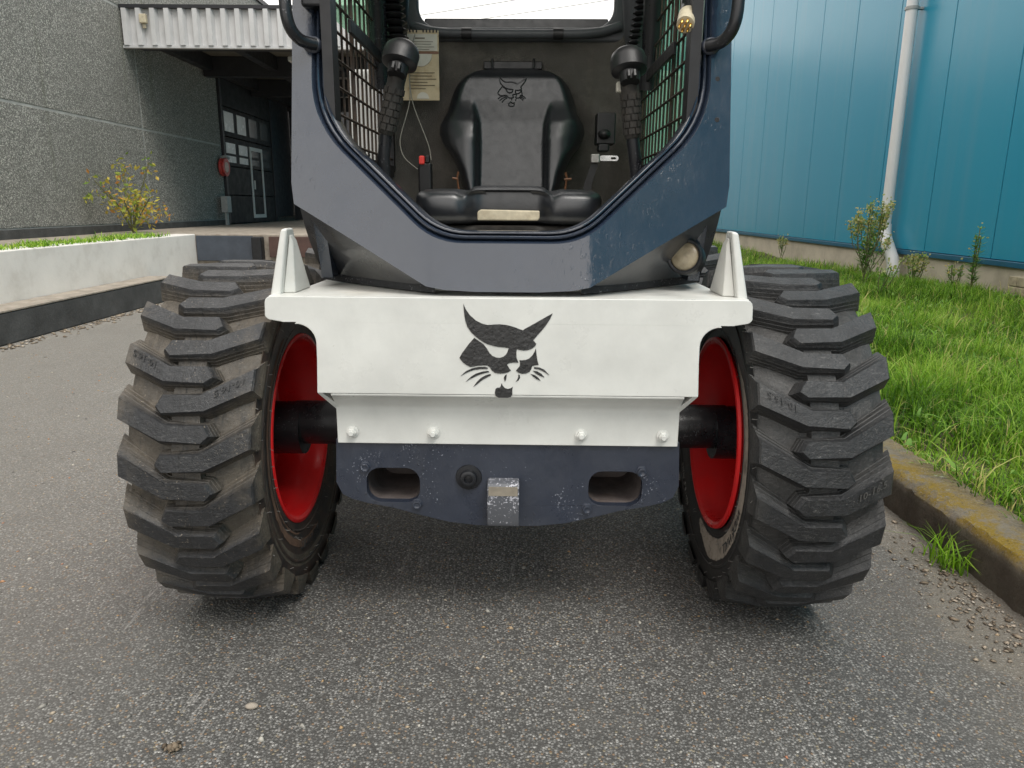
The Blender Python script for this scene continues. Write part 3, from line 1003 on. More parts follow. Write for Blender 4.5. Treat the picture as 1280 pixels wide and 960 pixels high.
def weed(loc, h, label, leaf_n, flower_n, branches, lean=0, narrow=False):
    r = empty('tall_weed', label, 'weed', loc)
    sm = MB()
    lb, tl2 = MB(), []
    fb, ft = MB(), []
    for b in range(branches):
        a = 2 * PI * b / branches + RNG.uniform(-.4, .4)
        sp_ = (.03 if narrow else .2) * h * RNG.uniform(.5, 1.3)
        hh = h * RNG.uniform(.72, 1.0)
        z0 = h * RNG.uniform(0, .35) if b else 0
        p0 = Vector((lean * z0, 0, z0))
        p2 = Vector((math.cos(a) * sp_ + lean * hh, math.sin(a) * sp_, hh))
        p1 = p0.lerp(p2, .5) + Vector((math.cos(a), math.sin(a), 0)) * sp_ * .25
        sm.tube([p0, p1, p2], .004, 5)
        for k in range(leaf_n):
            t = RNG.uniform(.1, 1)
            p = p0.lerp(p2, t)
            an = RNG.uniform(0, 2 * PI)
            L = RNG.uniform(.05, .11) * (1.1 - .5 * t)
            d = Vector((math.cos(an), math.sin(an), RNG.uniform(.0, .6)))
            q = p + d * L
            sd_ = Vector((-math.sin(an), math.cos(an), 0)) * .009
            lb.add([p, p.lerp(q, .45) + sd_, q, p.lerp(q, .45) - sd_], [(0, 1, 2, 3)])
            tl2 += [min(1, max(0, RNG.normal(.45, .25)))] * 4
        for k in range(flower_n):
            t = RNG.uniform(.72, 1.05)
            p = p0.lerp(p2, t) + Vector(RNG.normal(0, .025, 3))
            d = Vector(RNG.normal(0, 1, 3)).normalized()
            u = d.orthogonal()
            v = d.cross(u)
            s_ = RNG.uniform(.006, .012)
            fb.add([p + u * s_, p + v * s_, p - u * s_, p - v * s_, p + d * s_], [(0, 1, 4), (1, 2, 4), (2, 3, 4), (3, 0, 4)])
            ft += [RNG.uniform(0, 1)] * 5
    sm.obj('stem', M['stem'], r)
    set_tint(lb.obj('foliage', M['weed_leaf'], r), tl2)
    if flower_n:
        fo_ = fb.obj('flower_heads', M['weed_flower'], r)
        fo_['kind'] = 'stuff'
        set_tint(fo_, ft)
    return r


weed((3.45, 7.25, .12), .82, 'tallest branching weed with pale yellow flower heads left of the downpipe foot', 46, 60, 13)
weed((4.02, 8.25, .12), .56, 'flowering weed growing right behind the kinked downpipe foot', 30, 36, 5)
weed((4.05, 6.5, .12), .74, 'single upright narrow leaved green weed by the blue wall', 80, 6, 3, 0, True)
weed((4.0, 7.35, .12), .34, 'low bushy weed with cream flowers right of the downpipe', 22, 34, 7)
weed((4.05, 6.75, .12), .28, 'short wispy weed beside the upright narrow leaved one', 20, 8, 5)
weed((4.05, 11.2, .12), .38, 'small yellowish weed far along the cream plinth', 16, 22, 5)
weed((3.2, 6.4, .12), .34, 'thin dark stemmed weed standing before the tallest weed', 20, 10, 4, .25)

# ================================================================== FAR WAREHOUSE + CABLES
fw = empty('far_warehouse', 'pale corrugated warehouse seen through the cab side mesh', 'building', (-4, 26, 0))
vs, fs = [], []
x = -9.0
pr = []
while x < 9:
    pr += [(x, 0), (x + .04, -.05), (x + .2, -.05), (x + .24, 0), (x + .32, 0)]
    x += .32
for (a, b) in pr:
    vs += [(a, b, 0), (a, b, 5.9)]
fs = [(2 * i, 2 * i + 2, 2 * i + 3, 2 * i + 1) for i in range(len(pr) - 1)]
mesh_obj('cladding', vs, fs, M['pale_clad'], fw)
MB().box(-9, 9, .02, 8, 0, 5.85).obj('building_body', M['fascia'], fw)
for k, xx in enumerate((-2.9, -2.0, -1.45, -.6, .25, .9, 1.8, 2.9)):
    MB().box(xx, xx + (.22 if k % 2 else .38), -.3, -.06, 0, 5.4).obj('column', M['brown_post'], fw)
for k, (z0, z1) in enumerate(((6.6, 10.4), (7.2, 9.6))):
    pts = []
    for i in range(21):
        x = -14 + 28 * i / 20
        pts.append((x, 30 + 4 * k, (8.39 + .158 * x if k == 0 else 8.84 + .14 * x) + .0012 * x * x))
    cb = MB().tube(pts, .02, 5).obj('overhead_cable', M['box_grey'])
    tag(cb, ('nearer' if k == 0 else 'farther') + ' thin overhead cable crossing the sky behind the cab', 'cable', 'overhead cables')

# ================================================================== SKID STEER LOADER
L = empty('skid_steer_loader', 'skid steer loader with dark blue cab, white front panel and red rimmed wheels', 'loader', (-.005, 1.644, 0), math.radians(-.9))

# ---- wheels
NL = 22
PITCH_A = 2 * PI / NL


def tread_r(a, top):
    q = abs(a) / .132
    return (.389 - .010 * q ** 2.4) if top else (.356 - .014 * q ** 3)


def build_tyre(side, phase, mats):
    """axis along x, side = +1 when the machine centre lies towards +x (left wheel)"""
    mb = MB()
    prof = [(-.100, .216), (-.1145, .222), (-.1175, .238), (-.1225, .262), (-.1265, .292), (-.129, .318), (-.1295, .327), (-.129, .333), (-.128, .335), (-.126, .343),
            (-.10, .350), (-.05, .3555), (0, .356), (.05, .3555), (.10, .350),
            (.125, .343), (.1265, .348), (.1290, .350), (.1295, .342), (.129, .318), (.1265, .292), (.1225, .262), (.1175, .238), (.1145, .222), (.100, .216)]
    if side < 0:
        prof = [(-a, r) for a, r in reversed(prof)]
    seg = 132
    n = len(prof)
    for i in range(n - 1):
        mi = 0 if abs(prof[i][0] + prof[i + 1][0]) / 2 < .1285 and prof[i][1] > .3 else 1
        mb.lathe([prof[i], prof[i + 1]], seg, 'X', mi=mi)
    # two moulded rings on each sidewall
    for s in (-1, 1):
        mb.lathe([(s * .1285, .303), (s * .1302, .305), (s * .1304, .309), (s * .1285, .311)], seg, 'X', mi=1)
        mb.lathe([(s * .1165, .236), (s * .1195, .238), (s * .1200, .2405), (s * .118, .242)], seg, 'X', mi=1)

    def lug(dirn, ang0):
        # outline in (axial from the edge inwards, circumferential), counter-clockwise; bend towards the middle
        top = [(.000, .044), (.088, .000), (.173, -.001), (.187, .012), (.175, .032), (.096, .034), (.000, .087)]
        jit = RNG.normal(0, .0008, (7, 2))
        top = [(a + j[0], c + j[1]) for (a, c), j in zip(top, jit)]
        cx = sum(p[0] for p in top) / 7
        cc = sum(p[1] for p in top) / 7

        def P(a, c, r):
            ax = dirn * (.132 - a)
            th = ang0 + c / .385
            return (ax, -math.cos(th) * r, math.sin(th) * r)
        rings = []
        grow = [(-.005, -.007), (-.002, -.010), (.008, -.006), (.012, 0), (.008, .006), (.012, .014), (-.005, .037)]
        base = []
        for (a, c), (ga, gc) in zip(top, grow):
            base.append(P(a + ga, c + gc, tread_r(.132 - a, False) - .003))
        sts = []
        for (g_, h_) in ((.80, .006), (.72, .0065), (.56, .014), (.48, .0145), (.32, .022), (.25, .0225)):
            sts += [P(a + ga * g_, c + gc * g_, tread_r(.132 - a, False) + h_) for (a, c), (ga, gc) in zip(top, grow)]
        sh_ = [P(a, c, tread_r(.132 - a, True) - .0035) for a, c in top]
        ins = []
        for a, c in top:
            da, dc = cx - a, cc - c
            d = math.hypot(da, dc)
            ins.append(P(a + da / d * .0035, c + dc / d * .0035, tread_r(.132 - a, True)))
        v = base + sts + sh_ + ins
        f = []
        for r_ in range(0, 56, 7):
            for i in range(7):
                j = (i + 1) % 7
                f.append((r_ + i, r_ + j, r_ + 7 + j, r_ + 7 + i))
        T = 56
        f += [(T + 0, T + 1, T + 5, T + 6), (T + 1, T + 2, T + 4, T + 5), (T + 2, T + 3, T + 4)]
        mb.add(v, f, 0)
    for k in range(NL):
        for dirn, off in ((side, 0), (-side, .5)):
            # c measured upward at the front of the tyre, edge-bottom of the inner lugs at 'phase'
            lug(dirn, phase - .046 / .385 + (k + off) * PITCH_A)
        # low tie bars joining neighbouring lugs near the middle
        for off in (0, .5):
            t0 = phase - .046 / .385 + (k + off) * PITCH_A + .030 / .385
            t1 = t0 + .026 / .385
            rr = .369
            v = []
            for th in (t0, t1):
                for (ax, r_) in ((-.036, .346), (-.028, rr), (.028, rr), (.036, .346)):
                    v.append((ax, -math.cos(th) * r_, math.sin(th) * r_))
            mb.add(v, [(0, 1, 5, 4), (1, 2, 6, 5), (2, 3, 7, 6), (0, 3, 2, 1), (4, 5, 6, 7)], 0)
    return mb


def wheel(side, x, y, phase, tm, sm, front=True):
    """side: +1 = inner face towards +x"""
    hub = MB().lathe([(side * .115, .0), (side * .115, .062), (side * -.02, .062), (side * -.04, .075), (side * -.05, .0)], 24, 'X')
    hubo = hub.obj('wheel', M['black_paint'], L, loc=(x, y, .379), smooth=40)
    ty = build_tyre(side, phase, None)
    tyo = ty.obj('tyre', [tm, sm], hubo, smooth=32)
    for v_ in tyo.data.vertices:      # flat where the tyre stands on the road
        if v_.co.z < -.3785:
            v_.co.z = -.3785
    tyo.scale = (.95 if side > 0 else .925, 1, 1)
    rm = MB()
    s = side
    rm.lathe([(s * .110, .222), (s * .116, .221), (s * .117, .214), (s * .112, .207), (s * .098, .203), (s * .082, .201), (s * .072, .193),
              (s * .02, .188), (s * -.01, .192), (s * -.025, .180), (s * -.04, .15), (s * -.045, .11), (s * -.038, .07), (s * -.038, .05)], 72, 'X')
    rm.lathe([(-s * .112, .222), (-s * .117, .218), (-s * .112, .207), (-s * .09, .203), (-s * .075, .193), (-s * .055, .186), (-s * .047, .15), (-s * .05, .11), (-s * .043, .05)], 72, 'X')
    rm.obj('rim', M['red'], hubo, smooth=35).scale = (.95 if side > 0 else 1.0, 1, 1)
    return hubo, tyo


wl, tyl = wheel(1, -.595, 0, .195, M['tyre_dusty'], M['sidewall_a'])
wl['label'] = 'wheel with brown dusty tyre'
wr, tyr = wheel(-1, .586, 0, .155, M['tyre_clean'], M['sidewall_b'])
wr['label'] = 'wheel with dark clean tyre and muddy inner sidewall'
for src, x in ((wl, -.595), (wr, .586)):
    c = copy_part(src, L)
    c.location = (x, 1.02, .379)
    if 'label' in c:
        del c['label']
    for ch in src.children:
        copy_part(ch, c)


def ring_text(txt, size, r0, a0, face_x, side, mat, parent, name='lettering', cw=1):
    v, f = text_mesh(txt, size, .0008)
    out = []
    for (tx, ty_, tz) in v:
        th = a0 - cw * tx / r0
        r = r0 + cw * ty_
        # th measured upward at the front
        xx = face_x(r)
        out.append((side * (.95 if side > 0 else .925) * (xx + tz + .0010), -math.cos(th) * r, math.sin(th) * r))
    return mesh_obj(name, out, f, mat, parent)


def sidewall_x(r):
    pts = [(.222, .1145), (.238, .1175), (.262, .1225), (.292, .1265), (.318, .129), (.34, .1295)]
    return float(np.interp(r, [p[0] for p in pts], [p[1] for p in pts]))


# pale dried mud band with WIDE WALL lettering, inner face of the right tyre
def mud_band(parent, side, r0, r1, a0, a1, mat, seed):
    vs, fs = [], []
    n = 90
    rg = np.random.default_rng(seed)
    for i in range(n + 1):
        t = i / n
        th = a0 + (a1 - a0) * t
        e = min(1, t * 6, (1 - t) * 6)
        ra = r0 + rg.normal(0, .0006)
        rb = r0 + (r1 - r0) * (.25 + .75 * e) + rg.normal(0, .0012)
        for r in (ra, (ra + rb) / 2, rb):
            vs.append((side * (.95 if side > 0 else .925) * (sidewall_x(r) + .0009), -math.cos(th) * r, math.sin(th) * r))
    for i in range(n):
        for k in range(2):
            fs.append((3 * i + k, 3 * i + k + 1, 3 * i + 4 + k, 3 * i + 3 + k))
    return mesh_obj('mud_film', vs, fs, mat, parent)


mud_band(wr, -1, .244, .292, -1.8, .9, M['sidewall_dust'], 3)
mud_band(wl, 1, .258, .276, -1.75, 1.1, M['sidewall_rust'], 4)
mud_band(wl, 1, .244, .250, -1.2, .9, M['sidewall_rust'], 8)
ring_text('WIDE WALL', .030, .272, -.62, sidewall_x, -1, M['letter_dark'], wr)
ring_text('10-16.5 NHS', .024, .300, -2.35, sidewall_x, -1, M['letter'], wr)
ring_text('WIDE WALL', .026, .272, -1.45, sidewall_x, 1, M['letter_dark'], wl, cw=-1)


def spews(parent, side, seed):
    rg = np.random.default_rng(seed)
    mb = MB()
    for k in range(110):
        r = rg.choice([.243, .256, .30, .328, .352])
        th = 2 * PI * k / 110 + rg.normal(0, .02)
        p = Vector((side * (.95 if side > 0 else .925) * (sidewall_x(r) - .001), -math.cos(th) * r, math.sin(th) * r))
        d = Vector((side * .009, rg.normal(0, .003), rg.normal(0, .003))) * rg.uniform(.4, 1.2)
        mb.tube([p, p + d], .0005, 4)
    o = mb.obj('vent_spews', M['letter'], parent)
    o['kind'] = 'stuff'


spews(wl, 1, 5)
spews(wr, -1, 6)


def lug_text(parent, side, ang, ax, sz, flip, mat):
    v, f = text_mesh('10-16.5', sz, .0006)
    sl = -.52 * (1 if ax > 0 else -1)
    out = []
    for (tx, ty_, tz) in v:
        if flip:
            tx, ty_ = -tx, -ty_
        a = ax + tx
        c = ty_ - sl * tx
        th = ang + c / .385
        r = tread_r(a, True) + .0006 + tz
        out.append((a * (.95 if side > 0 else .925), -math.cos(th) * r, math.sin(th) * r))
    return mesh_obj('lug_lettering', out, f, mat, parent)


base_l = .195 - .046 / .385
lug_text(wl, 1, base_l + 1 * PITCH_A + .050 / .385, .088, .019, True, M['letter_dark'])
lug_text(wl, 1, base_l + 1.5 * PITCH_A + .050 / .385, -.088, .019, True, M['letter_dark'])
base_r = .155 - .046 / .385
lug_text(wr, -1, base_r + 1 * PITCH_A + .050 / .385, -.088, .019, True, M['letter_dark'])
lug_text(wr, -1, base_r - .5 * PITCH_A + .050 / .385, .090, .019, False, M['letter_mid'])

# ---- axles and chassis
for s in (-1, 1):
    MB().tube([(s * .30, 0, .392), (s * .50, 0, .392)], .051, 28).obj('axle_tube', M['black_paint'], L, smooth=50)
ch = MB()
ch.box(-.22, .22, -.02, 1.35, .34, .70)
ch.box(-.30, .30, -.215, -.03, .45, .70)
ch.box(-.42, .42, .1, 1.6, .70, .735)
ch.obj('chassis', M['white_dirty'], L, bevel=.01)
rb = MB()
rb.plate([(.66, .72), (1.75, .5), (1.78, 1.0), (1.5, 1.28), (.66, 1.28)], -.5, .5, f=lambda x, y, z: (y, x, z))
rb.obj('engine_cover', M['white'], L, bevel=.02)

# ---- white front panel
def mirror(h):
    return h + [(-x, z) for (x, z) in reversed(h)]


half = [(.0, .722), (.440, .722)] + arc(.443, .710, .012, 90, 0, 3)[1:] + [(.456, .690)] + arc(.444, .690, .013, 0, -70, 4)[1:] + [(.425, .674)] + \
    [(.398, .674)] + arc(.398, .634, .036, 85, 180, 7) + [(.3625, .60), (.3655, .536)]
outl = mirror([(x, z) for x, z in half][1:])
fp = MB()
fp.plate(outl, -.285, -.268)
front = fp.obj('front_panel', M['white'], L, bevel=.007, bseg=4)
lip = MB()
lip.plate([(-.2848, .5355), (-.2835, .531), (-.278, .528), (-.252, .505), (-.249, .496), (-.249, .424), (-.243, .424), (-.243, .505), (-.268, .533)], -.340, .340, f=lambda x, y, z: (y, x, z))
lip.obj('lower_flange', M['white'], front, bevel=.0015)
for s in (-1, 1):
    g = MB()
    g.hexa([(s * .3655, -.2845, .5365), (s * .356, -.2845, .5365), (s * .329, -.244, .496), (s * .340, -.247, .494)],
           [(s * .3655, -.2600, .5375), (s * .356, -.2600, .5375), (s * .329, -.22, .498), (s * .340, -.22, .496)])
    g.obj('corner_gusset', M['white'], front, bevel=.001)
    g2 = MB()
    g2.box(min(s * .3655, s * .352), max(s * .3655, s * .352), -.268, -.12, .537, .668).obj('side_return', M['white'], front, bevel=.002)
for bx, bz in ((-.309, .4485), (-.147, .4485), (.147, .4470), (.309, .4465)):
    b = MB().lathe([(-.2495, .0125), (-.2515, .0125), (-.2520, .010)], 18, 'Y', (bx, 0, bz), cap=True)
    b.lathe([(-.2520, .0095), (-.2585, .0095), (-.2595, .008)], 6, 'Y', (bx, 0, bz), cap=True)
    b.lathe([(-.2595, .0055), (-.2655, .0055), (-.2665, .0045)], 12, 'Y', (bx, 0, bz), cap=True)
    b.obj('bolt', M['white'], front, smooth=30)
dk_ = MB()
dk_.plate([(-.452, -.272), (.452, -.272), (.448, -.20), (.425, -.17), (.425, .22), (-.425, .22), (-.425, -.17), (-.448, -.20)], .708, .7222, f=lambda x, y, z: (x, z, y))
deck = dk_.obj('deck', M['white_dirty'], L, bevel=.003)

# cat head emblem on the white panel, cut vinyl
LOGO = [
    [(132, 65), (150, 110), (185, 160), (235, 205), (290, 232), (335, 243), (390, 238), (440, 236), (500, 242), (560, 258), (605, 275), (635, 285),
     (650, 272), (700, 245), (760, 210), (820, 175), (882, 140), (860, 190), (825, 245), (780, 300), (745, 340), (722, 368), (748, 398), (742, 415),
     (715, 438), (680, 452), (645, 457), (605, 452), (583, 445), (580, 480), (582, 520), (598, 562), (560, 560), (520, 566), (500, 578), (510, 595),
     (520, 612), (535, 630), (505, 648), (470, 657), (430, 658), (395, 650), (372, 632), (355, 605), (335, 590), (300, 588), (250, 592), (210, 600),
     (185, 603), (150, 585), (120, 560), (95, 525), (120, 480), (150, 440), (180, 400), (222, 352), (250, 372), (280, 392), (302, 408),
     (330, 445), (350, 480), (375, 505), (410, 520), (440, 522), (470, 512), (490, 495), (505, 470), (515, 437), (480, 432), (430, 428),
     (380, 418), (335, 405), (305, 392), (262, 364), (228, 336), (195, 305), (165, 260), (148, 210), (138, 150)],
    [(745, 438), (735, 465), (715, 500), (690, 525), (660, 538), (625, 542), (607, 540), (613, 565), (610, 590), (595, 610), (578, 630), (600, 648),
     (630, 657), (665, 655), (695, 640), (710, 615), (715, 590), (745, 582), (772, 580), (760, 540), (752, 490)],
    [(102, 682), (150, 640), (200, 615), (260, 602), (310, 600), (338, 608), (335, 620), (280, 620), (220, 628), (165, 648)],
    [(148, 730), (190, 690), (235, 660), (290, 642), (340, 635), (350, 645), (300, 658), (250, 675), (200, 700)],
    [(213, 775), (240, 735), (275, 700), (315, 675), (358, 662), (365, 672), (325, 695), (290, 715), (255, 745)],
    [(732, 598), (780, 602), (820, 620), (865, 667), (820, 640), (780, 620), (732, 612)],
    [(722, 630), (760, 635), (795, 655), (823, 687), (785, 675), (750, 655)],
    [(703, 658), (740, 668), (770, 690), (790, 717), (750, 700), (725, 680)],
    [(500, 665), (485, 672), (475, 690), (478, 715), (485, 727), (495, 705), (498, 680)],
    [(600, 662), (598, 685), (590, 710), (576, 728), (600, 715), (615, 690), (610, 670)],
    [(455, 742), (465, 765), (485, 785), (510, 792), (535, 785), (552, 772), (548, 800), (548, 840), (535, 862), (510, 870), (430, 870), (405, 855),
     (397, 830), (402, 795), (415, 783), (440, 780), (450, 765)]]
em = MB()
for poly in LOGO:
    em.plate([(-.1115 + X / 6.86 * .001523, .7262 - Y / 6.86 * .001538) for X, Y in poly], -.2862, -.2848)
em.obj('cat_head_emblem', M['ink'], front)

# upright white gussets either side of the deck
for s in (-1, 1):
    g = MB()
    g.hexa([(s * .434, -.255, .718), (s * .455, -.255, .716), (s * .455, -.10, .718), (s * .434, -.10, .718)],
           [(s * .416, -.245, .846), (s * .430, -.245, .843), (s * .430, -.205, .843), (s * .416, -.205, .846)])
    go = g.obj('upright_gusset', M['white'], L, bevel=.005)
    g = MB()
    g.hexa([(s * .411, -.232, .7225), (s * .4335, -.238, .7225), (s * .4335, -.11, .7225), (s * .411, -.13, .7225)],
           [(s * .4125, -.226, .822), (s * .4155, -.236, .834), (s * .4155, -.215, .834), (s * .4125, -.200, .822)])
    g.obj('gusset_web', M['white_dirty'], go, bevel=.004)

# ---- lower dark plate with pockets
lo_half = [(.345, .43), (.3495, .338), (.338, .312), (.318, .301), (.285, .292), (.235, .283), (.185, .269), (.12, .253), (.06, .246)]
pout = lo_half + [(-x, z) for x, z in reversed(lo_half)]
slots = [rrect(-.287, -.178, .295, .3695, .028), rrect(.172 - .006, .281 - .006, .293, .3675, .028)]
lp = MB().plate(pout, -.242, -.222, holes=slots).obj('lower_plate', M['navy_chip'], L, bevel=.003)
for sl in slots:
    t = MB()
    n_ = len(sl)
    vv = [(x, -.224, z) for x, z in sl] + [(x, -.06, z - .006) for x, z in sl]
    t.add(vv, [(i, (i + 1) % n_, n_ + (i + 1) % n_, n_ + i) for i in range(n_)] + [tuple(range(n_, 2 * n_))])
    t.obj('pocket_liner', M['slot_dirt'], lp, smooth=40)
for bx, bz in ((-.288, .372), (-.184, .2925), (.272, .3685), (.164, .287)):
    b = MB().lathe([(-.242, .0125), (-.2435, .012), (-.244, .0098), (-.251, .0095), (-.2515, .007), (-.250, .004)], 6, 'Y', (bx, 0, bz), cap=True)
    b.obj('bolt', M['navy_chip'], lp, smooth=30)
gp = MB().lathe([(-.242, .027), (-.246, .026), (-.247, .018), (-.256, .0165), (-.258, .012), (-.2575, .009), (-.251, .008), (-.252, 0)], 24, 'Y', (-.078, 0, .352))
gp.obj('drain_plug', M['black_paint'], lp, smooth=35)
tg = MB()
tg.plate([(-.242, .3525), (-.268, .350), (-.276, .343), (-.2765, .268), (-.272, .258), (-.242, .258)], -.039, .025, f=lambda x, y, z: (y, x, z))
two = tg.obj('tow_lug', M['hammered'], lp, bevel=.003)
MB().box(-.036, .022, -.2775, -.2755, .326, .345).obj('worn_strip', M['dust_beige'], two)

# ---- cab front frame
def fy(x, z, d=0):
    """front face of the cab frame: leans back, wings swept back"""
    return -.264 + .22 * (z - .735) + max(0, abs(x) - .15) * .17 + d


outer = [(-.155, .7405)] + [(-.12, .734), (-.06, .731), (.06, .731), (.12, .734), (.155, .7405), (.28, .812), (.419, .890), (.4245, .93), (.424, 1.27), (.422, 1.95),
         (-.422, 1.95), (-.424, 1.27), (-.4245, .93), (-.419, .890), (-.28, .812)]


def inner_loop(off):
    """rounded cab opening, shrunk by off"""
    o = off
    z0, zt = .820 + o, 1.87 - o
    xb, xm, zm = .140 - o * .42, .384 - o, 1.045 + o * .42
    h = []
    # bottom corner rounding (xb, z0) and diagonal corner (xm, zm)
    dx, dz = xm - xb, zm - z0
    Ld = math.hypot(dx, dz)
    ux, uz = dx / Ld, dz / Ld
    def rnd(p, d0, d1, t, n=7):
        a = (p[0] - d0[0] * t, p[1] - d0[1] * t)
        b = (p[0] + d1[0] * t, p[1] + d1[1] * t)
        return [((1 - s) ** 2 * a[0] + 2 * s * (1 - s) * p[0] + s * s * b[0], (1 - s) ** 2 * a[1] + 2 * s * (1 - s) * p[1] + s * s * b[1]) for s in [i / n for i in range(n + 1)]]
    h += rnd((xb, z0), (1, 0), (ux, uz), .055)
    h += rnd((xm, zm), (ux, uz), (0, 1), .085)
    h += [(xm, 1.3), (xm, 1.6)]
    h += rnd((xm, zt), (0, 1), (-1, 0), .07)
    return h + [(-x, z) for x, z in reversed(h)]


i0 = inner_loop(0)
fm = MB()
# subdivide outline edges so that the swept wings bend cleanly
def dens(l, st=.04):
    out = []
    for i in range(len(l)):
        a, b = l[i], l[(i + 1) % len(l)]
        k = max(1, int(math.hypot(a[0] - b[0], a[1] - b[1]) / st))
        out += [(a[0] + (b[0] - a[0]) * j / k, a[1] + (b[1] - a[1]) * j / k) for j in range(k)]
    return out


fm.plate(outer, 0, .014, holes=[i0])
frame = fm.obj('cab_frame', M['navy'], L)
bmf = bmesh.new()
bmf.from_mesh(frame.data)
for cut in (-.16, -.15, -.14, .14, .15, .16):
    bmesh.ops.bisect_plane(bmf, geom=bmf.verts[:] + bmf.edges[:] + bmf.faces[:], plane_co=(cut, 0, 0), plane_no=(1, 0, 0))
for v in bmf.verts:
    v.co.y = fy(v.co.x, v.co.z, v.co.y)
bmf.to_mesh(frame.data)
bmf.free()
frame.data.shade_smooth()
frame.data.set_sharp_from_angle(angle=math.radians(20))
# returned lip round the opening: ridges and seal channel
prof = [(0, .001), (.003, .004), (.006, .016), (.008, .018), (.011, .006), (.014, .0045), (.017, .007), (.018, .020), (.020, .024), (.0225, .014), (.0255, .0135),
        (.0275, .018), (.0275, .09)]
vs, fs = [], []
rings = [inner_loop(o * .78) for o, d in prof]
n_ = len(rings[0])
for (o_, d), r_ in zip(prof, rings):
    vs += [(x, fy(x, z, d), z) for x, z in r_]
for k in range(len(prof) - 1):
    for i in range(n_):
        j = (i + 1) % n_
        fs.append((k * n_ + i, k * n_ + j, (k + 1) * n_ + j, (k + 1) * n_ + i))
mesh_obj('opening_lip', vs, fs, M['navy'], frame, smooth=40)
# outer side returns of the posts
for s in (-1, 1):
    pts = [(.155, .7405), (.28, .812), (.419, .890), (.4245, .93), (.424, 1.27), (.422, 1.95)]
    vs = []
    for x, z in pts:
        vs += [(s * x, fy(x, z, .010), z), (s * (x - .004), fy(x, z, .075), z)]
    mesh_obj('post_return', vs, [(2 * i, 2 * i + 1, 2 * i + 3, 2 * i + 2) for i in range(5)], M['navy'], frame)
    hx = .397
    for hz in (1.128, 1.052) if s > 0 else ():
        MB().lathe([(-.0012, .0), (-.0012, .0042), (-.0002, .0048)], 12, 'Y', (hx, fy(hx, hz), hz)).obj('bolt_hole', M['dark'], frame)
# bottom edge return
vs = []
bt = [p for p in outer if p[1] < .76]
bt.sort()
for x, z in bt:
    vs += [(x, fy(x, z, .010), z), (x, fy(x, z, .11), z + .004)]
mesh_obj('sill_return', vs, [(2 * i, 2 * i + 1, 2 * i + 3, 2 * i + 2) for i in range(len(bt) - 1)], M['navy'], frame)
for s in (-1, 1):
    pts = [(s * .375, fy(.375, 1.188) - .002, 1.188), (s * .398, fy(.39, 1.19) - .022, 1.190), (s * .411, fy(.4, 1.2) - .045, 1.205), (s * .418, fy(.41, 1.22) - .058, 1.235),
           (s * .420, fy(.41, 1.3) - .058, 1.32), (s * .420, fy(.41, 1.5) - .058, 1.50), (s * .412, fy(.4, 1.55) - .03, 1.55), (s * .395, fy(.39, 1.55), 1.555)]
    P2 = []
    for i in range(len(pts) - 1):
        for j in range(4):
            P2.append(Vector(pts[i]).lerp(Vector(pts[i + 1]), j / 4))
    P2.append(Vector(pts[-1]))
    for _ in range(3):
        P2 = [P2[0]] + [(P2[i - 1] + P2[i] * 2 + P2[i + 1]) / 4 for i in range(1, len(P2) - 1)] + [P2[-1]]
    hd = MB().tube(P2, .0115, 14).obj('grab_handle', M['black_paint'], L, smooth=50)
    wb = MB().ell((s * .382, fy(.38, 1.189) - .001, 1.188), (.019, .007, .016), 14, 8)
    wb.obj('weld_bead', M['navy_chip'], hd, smooth=50)

# ---- lower side panels under the wings
for s in (-1, 1):
    n = 14
    vs, fs = [], []
    for i in range(n + 1):
        u = i / n
        # top edge follows the frame's lower edge, bottom edge lies on the deck
        xt, zt_ = .15 + (.419 - .15) * u, .7405 + (.894 - .7405) * u
        yt = fy(xt, zt_, .03)
        xb_, yb_ = .15 + (.425 - .15) * u, -.232 + .255 * u ** 1.15
        for j in range(9):
            v = j / 8
            bul = .018 * math.sin(PI * v) * u
            vs.append((s * (xb_ + (xt - xb_) * v), yb_ + (yt - yb_) * v - bul, .737 + (zt_ - .737) * v))
    for i in range(n):
        for j in range(8):
            fs.append((i * 9 + j, i * 9 + j + 1, (i + 1) * 9 + j + 1, (i + 1) * 9 + j))
    mesh_obj('lower_cab_panel', vs, fs, M['panel_grey'], L, smooth=60)
    # side of the cab below the window
    sp_ = MB()
    sp_.plate([(-.10, .74), (.64, .74), (.64, .985), (-.10, .985), (-.165, .92)], s * .395, s * .372, f=lambda x, y, z: (y, x, z))
    sp_.obj('cab_side', M['navy'], L)
    vs, fs = [], []
    for i in range(13):
        u = i / 12
        for (dy, dz) in ((0, 0), (-.009, .003), (-.010, .022), (-.004, .027), (.012, .025)):
            vs.append((s * (.14 + .285 * u), -.232 + .258 * u ** 1.15 + dy, .7235 + dz))
    for i in range(12):
        for j in range(4):
            fs.append((i * 5 + j, i * 5 + j + 1, (i + 1) * 5 + j + 1, (i + 1) * 5 + j))
    mesh_obj('rubber_seal', vs, fs, M['seal'], L, smooth=60)

